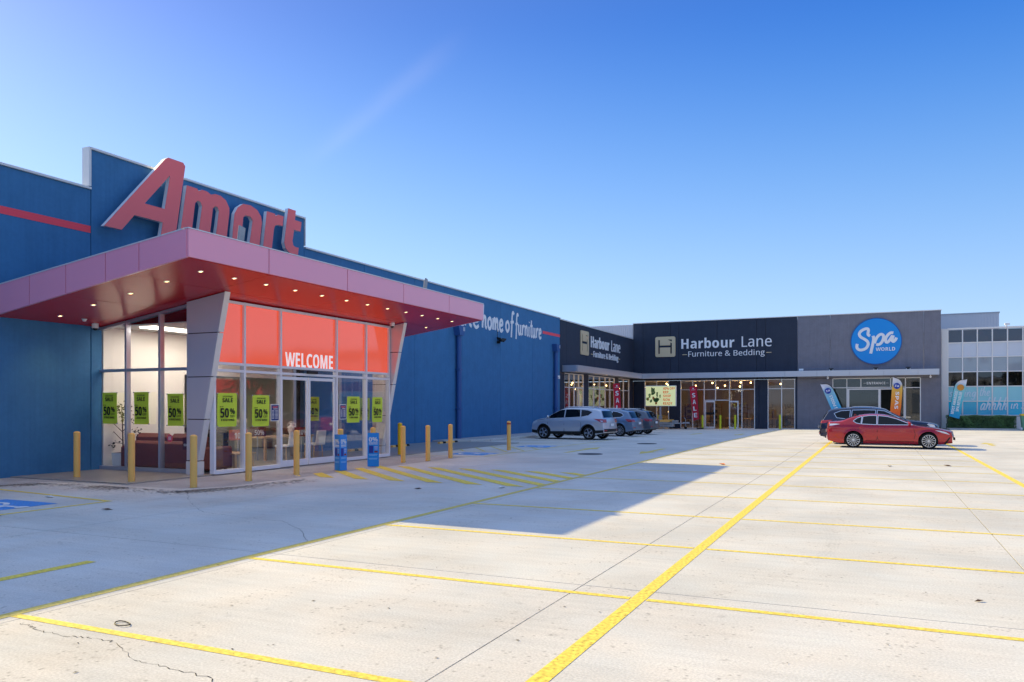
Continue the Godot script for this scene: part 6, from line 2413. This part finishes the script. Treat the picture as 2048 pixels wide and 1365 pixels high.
func cars() -> void:
	M.car_glass = mat(Color(0.02, 0.026, 0.034), 0.03, 0.0, 0.45)
	M.chrome = mat(srgb(225, 226, 230), 0.15, 0.95)
	M.alloy = mat(srgb(206, 208, 214), 0.25, 0.85)
	M.alloy_dark = mat(srgb(60, 60, 66), 0.3, 0.6)
	M.lamp_clear = mat(srgb(222, 226, 232), 0.06, 0.2, 0.7)
	M.lamp_clear.clearcoat_enabled = true
	M.lamp_red = mat(srgb(176, 18, 26), 0.08, 0.0, 0.6)
	M.lamp_red.clearcoat_enabled = true
	M.plastic = mat(Color(0.035, 0.036, 0.04), 0.6)
	var silver := paint(srgb(196, 200, 208), 0.55, 0.35)
	var suv := {
		"l": 4.524, "w": 0.92, "sill": 0.27, "belt": 1.06, "tumble": 0.42, "axles": [0.90, 3.59], "r": 0.36, "rim": 0.235, "spokes": 5, "rim_mat": M.alloy, "spoke_mat": M.alloy, "paint": silver,
		"prof": "0,.62 .02,.78 .10,.92 .30,1.02 .62,1.09 .98,1.15 1.20,1.27 1.55,1.47 1.90,1.62 2.25,1.685 2.75,1.70 3.30,1.69 3.80,1.645 4.12,1.58 4.24,1.46 4.34,1.27 4.42,1.12 4.46,1.0 4.50,.82 4.515,.62 4.524,.45",
		"windows": ["1.06,1.10 1.42,1.33 1.84,1.535 2.10,1.57 2.12,1.15", "2.18,1.155 2.17,1.575 2.55,1.58 3.00,1.565 3.06,1.20", "3.12,1.205 3.08,1.56 3.45,1.53 3.74,1.45 3.52,1.27"],
		"seams": ["2.15,1.14 2.16,.50 2.12,.36 1.25,.36 1.22,.60 1.10,1.08", "2.15,1.14 2.16,.50 2.20,.36 3.02,.38 3.16,.62 3.12,1.18", "1.0,1.08 .40,.98 .18,.90"],
		"handles": [[1.98, 0.98], [3.0, 1.02]], "headlight": ".10,.80 .16,.93 .42,.99 .50,.95 .34,.84", "taillight": "3.86,1.10 4.12,1.09 4.46,1.08 4.49,.90 4.32,.93 4.10,1.02", "tail_y": [0.90, 1.07], "tail_clear": "4.30,1.01 4.47,1.0 4.48,.93 4.36,.95",
		"cladding": ["1.30,.27 3.19,.27 3.19,.44 1.30,.42", "4.02,.34 4.50,.38 4.51,.52 4.02,.50", ".02,.34 .48,.30 .46,.46 .02,.50"], "mirror": [1.22, 1.13], "rails": [2.0, 3.75],
		"screen": [1.02, 2.0], "rear_window": [1.16, 1.50], "plate_y": 0.78, "reflector": 0.46, "grille": [0.72, 0.16], "antenna": 3.6,
	}
	car("silver_car", "silver hatchback SUV parked nose in at the blue wall, nearest of three", Vector3(-16.95, 0, -40.0), -0.128, suv)
	var two := suv.duplicate()
	two.paint = paint(srgb(112, 132, 156), 0.5, 0.35)
	two.l = 4.66
	two.prof = "0,.62 .02,.80 .10,.92 .30,1.0 .66,1.06 1.05,1.11 1.28,1.22 1.65,1.42 2.0,1.56 2.35,1.625 2.85,1.64 3.35,1.62 3.85,1.56 4.16,1.49 4.30,1.36 4.44,1.16 4.54,1.02 4.60,.90 4.64,.72 4.655,.55 4.66,.42"
	two.belt = 1.02
	two.axles = [0.93, 3.75]
	two.r = 0.37
	two.rim = 0.255
	two.spokes = 10
	two.chrome = true
	two.erase("cladding")
	two.windows = ["1.14,1.07 1.55,1.30 1.95,1.49 2.20,1.51 2.22,1.09", "2.28,1.09 2.27,1.515 2.65,1.52 3.15,1.50 3.20,1.11", "3.26,1.11 3.22,1.495 3.55,1.45 3.86,1.36 3.98,1.24 3.80,1.13"]
	two.seams = ["2.25,1.08 2.26,.50 2.2,.36 1.32,.36 1.28,.6 1.15,1.05", "2.25,1.08 2.26,.5 2.3,.36 3.18,.38 3.3,.62 3.24,1.1"]
	two.handles = [[2.06, 0.93], [3.1, 0.95]]
	two.taillight = "4.12,1.02 4.30,1.03 4.54,1.01 4.60,.86 4.36,.86"
	two.tail_y = [0.86, 1.0]
	two.erase("tail_clear")
	two.rear_window = [1.10, 1.44]
	two.reflector = 0.5
	car("blue_car", "grey blue SUV with chrome window trim, middle of three at the wall", Vector3(-17.31, gy(-15, -45.5), -45.9), -0.1, two)
	var three := two.duplicate()
	three.paint = paint(srgb(96, 100, 108), 0.5, 0.35)
	three.erase("chrome")
	car("grey_car", "dark grey SUV half hidden behind the grey blue one", Vector3(-17.43, gy(-15, -50), -50.25), -0.1, three)
	# sedan, nose to the right
	var sedan := {
		"l": 4.885, "w": 0.92, "sill": 0.20, "belt": 0.97, "tumble": 0.52, "axles": [0.965, 3.79], "r": 0.335, "rim": 0.248, "spokes": 14, "rim_mat": M.alloy, "spoke_mat": M.alloy, "paint": paint(srgb(176, 14, 30), 0.35, 0.3),
		"prof": "0,.52 .02,.66 .08,.74 .36,.81 .70,.875 1.10,.925 1.44,.985 1.72,1.12 2.10,1.285 2.50,1.40 2.80,1.435 3.05,1.442 3.35,1.425 3.70,1.36 4.00,1.265 4.24,1.165 4.50,1.125 4.76,1.115 4.83,1.07 4.85,.95 4.865,.75 4.88,.55 4.885,.38",
		"windows": ["1.55,.99 1.80,1.09 2.15,1.235 2.50,1.33 2.84,1.365 2.86,.985", "2.90,.985 2.89,1.365 3.15,1.365 3.42,1.33 3.47,1.01", "3.50,1.01 3.46,1.325 3.66,1.25 3.80,1.13 3.68,1.05"],
		"seams": ["2.88,.975 2.87,.45 2.80,.30 1.52,.30 1.46,.60 1.55,.97", "2.88,.975 2.87,.45 2.92,.30 3.52,.33 3.66,.66 3.52,.99", "1.45,.96 .80,.87 .42,.78"],
		"handles": [[2.70, 0.86], [3.46, 0.88]], "headlight": ".09,.60 .25,.705 .50,.765 .70,.775 .40,.675", "taillight": "4.40,1.00 4.60,1.02 4.83,1.02 4.85,.80 4.72,.82 4.62,.93", "tail_y": [0.80, 1.0], "tail_clear": "4.34,1.0 4.55,1.015 4.80,1.01 4.82,.92 4.66,.94",
		"mirror": [1.66, 0.99], "screen": [1.46, 2.42], "rear_screen": [3.60, 4.22], "plate_y": 0.70, "corner": ".06,.50 .12,.50 .34,.24 .26,.22", "grille": [0.42, 0.12], "antenna": 3.7, "chrome": true,
	}
	car("red_sedan", "red sedan parked across the sunny bays, nose to the right", Vector3(2.93, 0, -37.15), PI, sedan)
	var big := suv.duplicate()
	big.l = 5.07
	big.paint = paint(srgb(22, 32, 62), 0.4, 0.3)
	big.belt = 1.06
	big.axles = [0.97, 3.90]
	big.prof = "0,.66 .02,.82 .10,.94 .35,1.02 .80,1.09 1.30,1.15 1.58,1.28 1.95,1.47 2.30,1.62 2.65,1.69 3.15,1.72 3.75,1.70 4.25,1.66 4.58,1.60 4.72,1.46 4.84,1.28 4.94,1.13 5.0,1.0 5.04,.82 5.06,.6 5.07,.45"
	big.windows = ["1.44,1.12 1.85,1.34 2.25,1.54 2.55,1.575 2.58,1.13", "2.64,1.13 2.62,1.58 3.1,1.59 3.60,1.575 3.66,1.15", "3.72,1.15 3.68,1.57 4.1,1.54 4.40,1.42 4.28,1.22"]
	big.seams = ["2.61,1.12 2.62,.5 2.56,.36 1.4,.36 1.36,.6 1.5,1.1", "2.61,1.12 2.62,.5 2.68,.36 3.4,.38 3.6,.62 3.68,1.13"]
	big.handles = [[2.44, 0.98], [3.54, 1.0]]
	big.taillight = "4.46,1.12 4.70,1.11 4.97,1.09 5.02,.96 4.8,.98"
	big.tail_y = [0.96, 1.08]
	big.erase("tail_clear")
	big.erase("cladding")
	big.chrome = true
	big.mirror = [1.6, 1.14]
	big.screen = [1.36, 2.4]
	big.rear_window = [1.18, 1.52]
	car("navy_car", "dark navy SUV parked just behind the red sedan", Vector3(2.62, -0.0, -40.3), PI, big)


# ---------------------------------------------------------------- beyond the frame, seen only as reflections in the glass
func palm(label: String, at: Vector3, h: float, sd: int) -> void:
	rng.seed = sd
	var p := thing("palm_tree", label, "tree", at, 0, "palms mirrored in the shop glass")
	var b := MB.new()
	for k in 8:
		b.cyl(Vector3(0.04 * sin(k * 0.8), h * k / 8.0, 0), Vector3(0.04 * sin((k + 1) * 0.8), h * (k + 1) / 8.0, 0), 0.2 - 0.008 * k, 0.19 - 0.008 * k, 10)
	obj("trunk", b, M.bark, p)
	var f := MB.new()
	for k in 26:
		var az := TAU * k / 26.0 + rng.randf_range(-0.1, 0.1)
		var up := rng.randf_range(0.1, 1.2)
		var l := rng.randf_range(1.7, 2.5)
		var dir := Vector3(cos(az), 0, sin(az))
		var last := Vector3(0, h, 0)
		for s in 9:
			var t := (s + 1) / 9.0
			var q := Vector3(0, h, 0) + dir * l * t + Vector3(0, l * (up * t - 1.0 * t * t), 0)
			var side := dir.cross(Vector3.UP)
			for e in [-1.0, 1.0]:
				var tip: Vector3 = q + (side * float(e) * 0.42 + dir * 0.18 + Vector3(0, -0.28, 0)) * (1.15 - t * 0.7)
				f.tri(last, q, tip, Vector3.UP)
			last = q
	tag(obj("fronds", f, M.leaf, p), "", "", "", "stuff")


func shade_tree(label: String, at: Vector3, h: float, r: float, sd: int) -> void:
	rng.seed = sd
	var p := thing("shade_tree", label, "tree", at, 0, "broad trees mirrored in the glass")
	var b := MB.new()
	b.cyl(Vector3.ZERO, Vector3(0.1, h * 0.45, 0), 0.22, 0.15, 10)
	var clumps := []
	for k in 9:
		var az := TAU * k / 9.0
		var c := Vector3(cos(az) * r * rng.randf_range(0.2, 0.7), h * rng.randf_range(0.5, 0.88), sin(az) * r * rng.randf_range(0.2, 0.7))
		b.cyl(Vector3(0.1, h * 0.4, 0), c, 0.09, 0.03, 6)
		clumps.append(c)
	obj("trunk", b, M.bark, p)
	var f := MB.new()
	for c: Vector3 in clumps:
		for k in 260:
			var q := c + Vector3(rng.randfn(), rng.randfn() * 0.7, rng.randfn()) * r * 0.24
			var n := Vector3(rng.randfn(), rng.randfn() + 0.6, rng.randfn()).normalized()
			var u := n.cross(Vector3(rng.randfn(), rng.randfn(), rng.randfn())).normalized() * rng.randf_range(0.07, 0.16)
			var w := n.cross(u) * 0.55
			f.tri3(q - u, q + w, q + u, n, n, n)
			f.tri3(q - u, q + u, q - w, n, n, n)
	tag(obj("crown", f, M.leaf, p), "", "", "", "stuff")


func mirrored_place() -> void:
	M.bark = mat(srgb(120, 104, 88), 0.9)
	M.leaf = mat(Color(0.06, 0.11, 0.035), 0.6)
	palm("tall palm mirrored in the sliding door glass", Vector3(17.0, 0, -56), 6.2, 3)
	palm("shorter palm mirrored beside the opening hours board", Vector3(21.5, 0, -59), 5.0, 4)
	shade_tree("broad tree mirrored in the last front pane", Vector3(13.2, 0, -47), 6.0, 2.6, 5)
	shade_tree("broad tree mirrored in the dark office panes", Vector3(17.0, 0, 34), 8.0, 3.6, 6)
	shade_tree("broad tree mirrored at the right of the office panes", Vector3(27.0, 0, 38), 7.0, 3.2, 7)
	var w := thing("white_warehouse", "long white warehouse mirrored in the pale office panes", "building")
	boxp("wall", Vector3(4, -0.3, 52), Vector3(60, 8.6, 75), M.capping, w)
	for k in 7:
		boxp("roller_door", Vector3(7 + k * 7.5, 0, 51.92), Vector3(11 + k * 7.5, 4.4, 51.99), M.steel, w)
		boxp("window", Vector3(7 + k * 7.5, 5.4, 51.92), Vector3(11 + k * 7.5, 6.8, 51.99), M.car_glass, w)
	boxp("roof_trim", Vector3(3.9, 8.6, 51.8), Vector3(60.1, 8.9, 75), M.steel, w)
	var f := thing("red_roofed_shop", "low shop with a red fascia mirrored in the entrance glass", "building")
	boxp("wall", Vector3(30.5, -0.3, -80), Vector3(44, 4.6, -40), M.plaster, f)
	boxp("red_fascia", Vector3(30.3, 3.0, -80), Vector3(30.49, 4.5, -40), M.red_stripe, f)
	for k in 6:
		boxp("shop_window", Vector3(30.42, 0.4, -43 - k * 6.2), Vector3(30.49, 2.7, -47.5 - k * 6.2), M.car_glass, f)


func _ready() -> void:
	# camera, sky, sun and exposure
	camera_and_light()
	# large structure
	textures_and_materials()
	M.film_deep = mat(srgb(34, 190, 222), 0.12, 0.0, 0.55)
	M.film_pale = mat(srgb(150, 216, 224), 0.12, 0.0, 0.55)
	M.pale_print = mat(srgb(206, 230, 240), 0.2)
	M.office_dark = mat(Color(0.03, 0.035, 0.042), 0.03, 0.0, 0.8)
	M.office_glass = mat(srgb(150, 160, 168), 0.03, 0.0, 0.9)
	M.office_blind = mat(srgb(206, 212, 220), 0.15, 0.0, 0.5)
	M.spandrel = mat(srgb(70, 78, 92), 0.12, 0.0, 0.6)
	M.gold = mat(srgb(226, 202, 160), 0.45, 0.2)
	M.leather_tex = mottle(256, 0.05, 0.3, 0.7, 1.0, 91)
	ground()
	blue_store()
	dark_shops()
	spa_shop()
	office()
	# objects
	store_sign()
	entrance_canopy()
	entrance_columns()
	glazing()
	cars()
	trailer()
	flags()
	mirrored_place()
	# small details
	posters()
	bollards()
	wall_fittings()
	entrance_goods()
	litter()
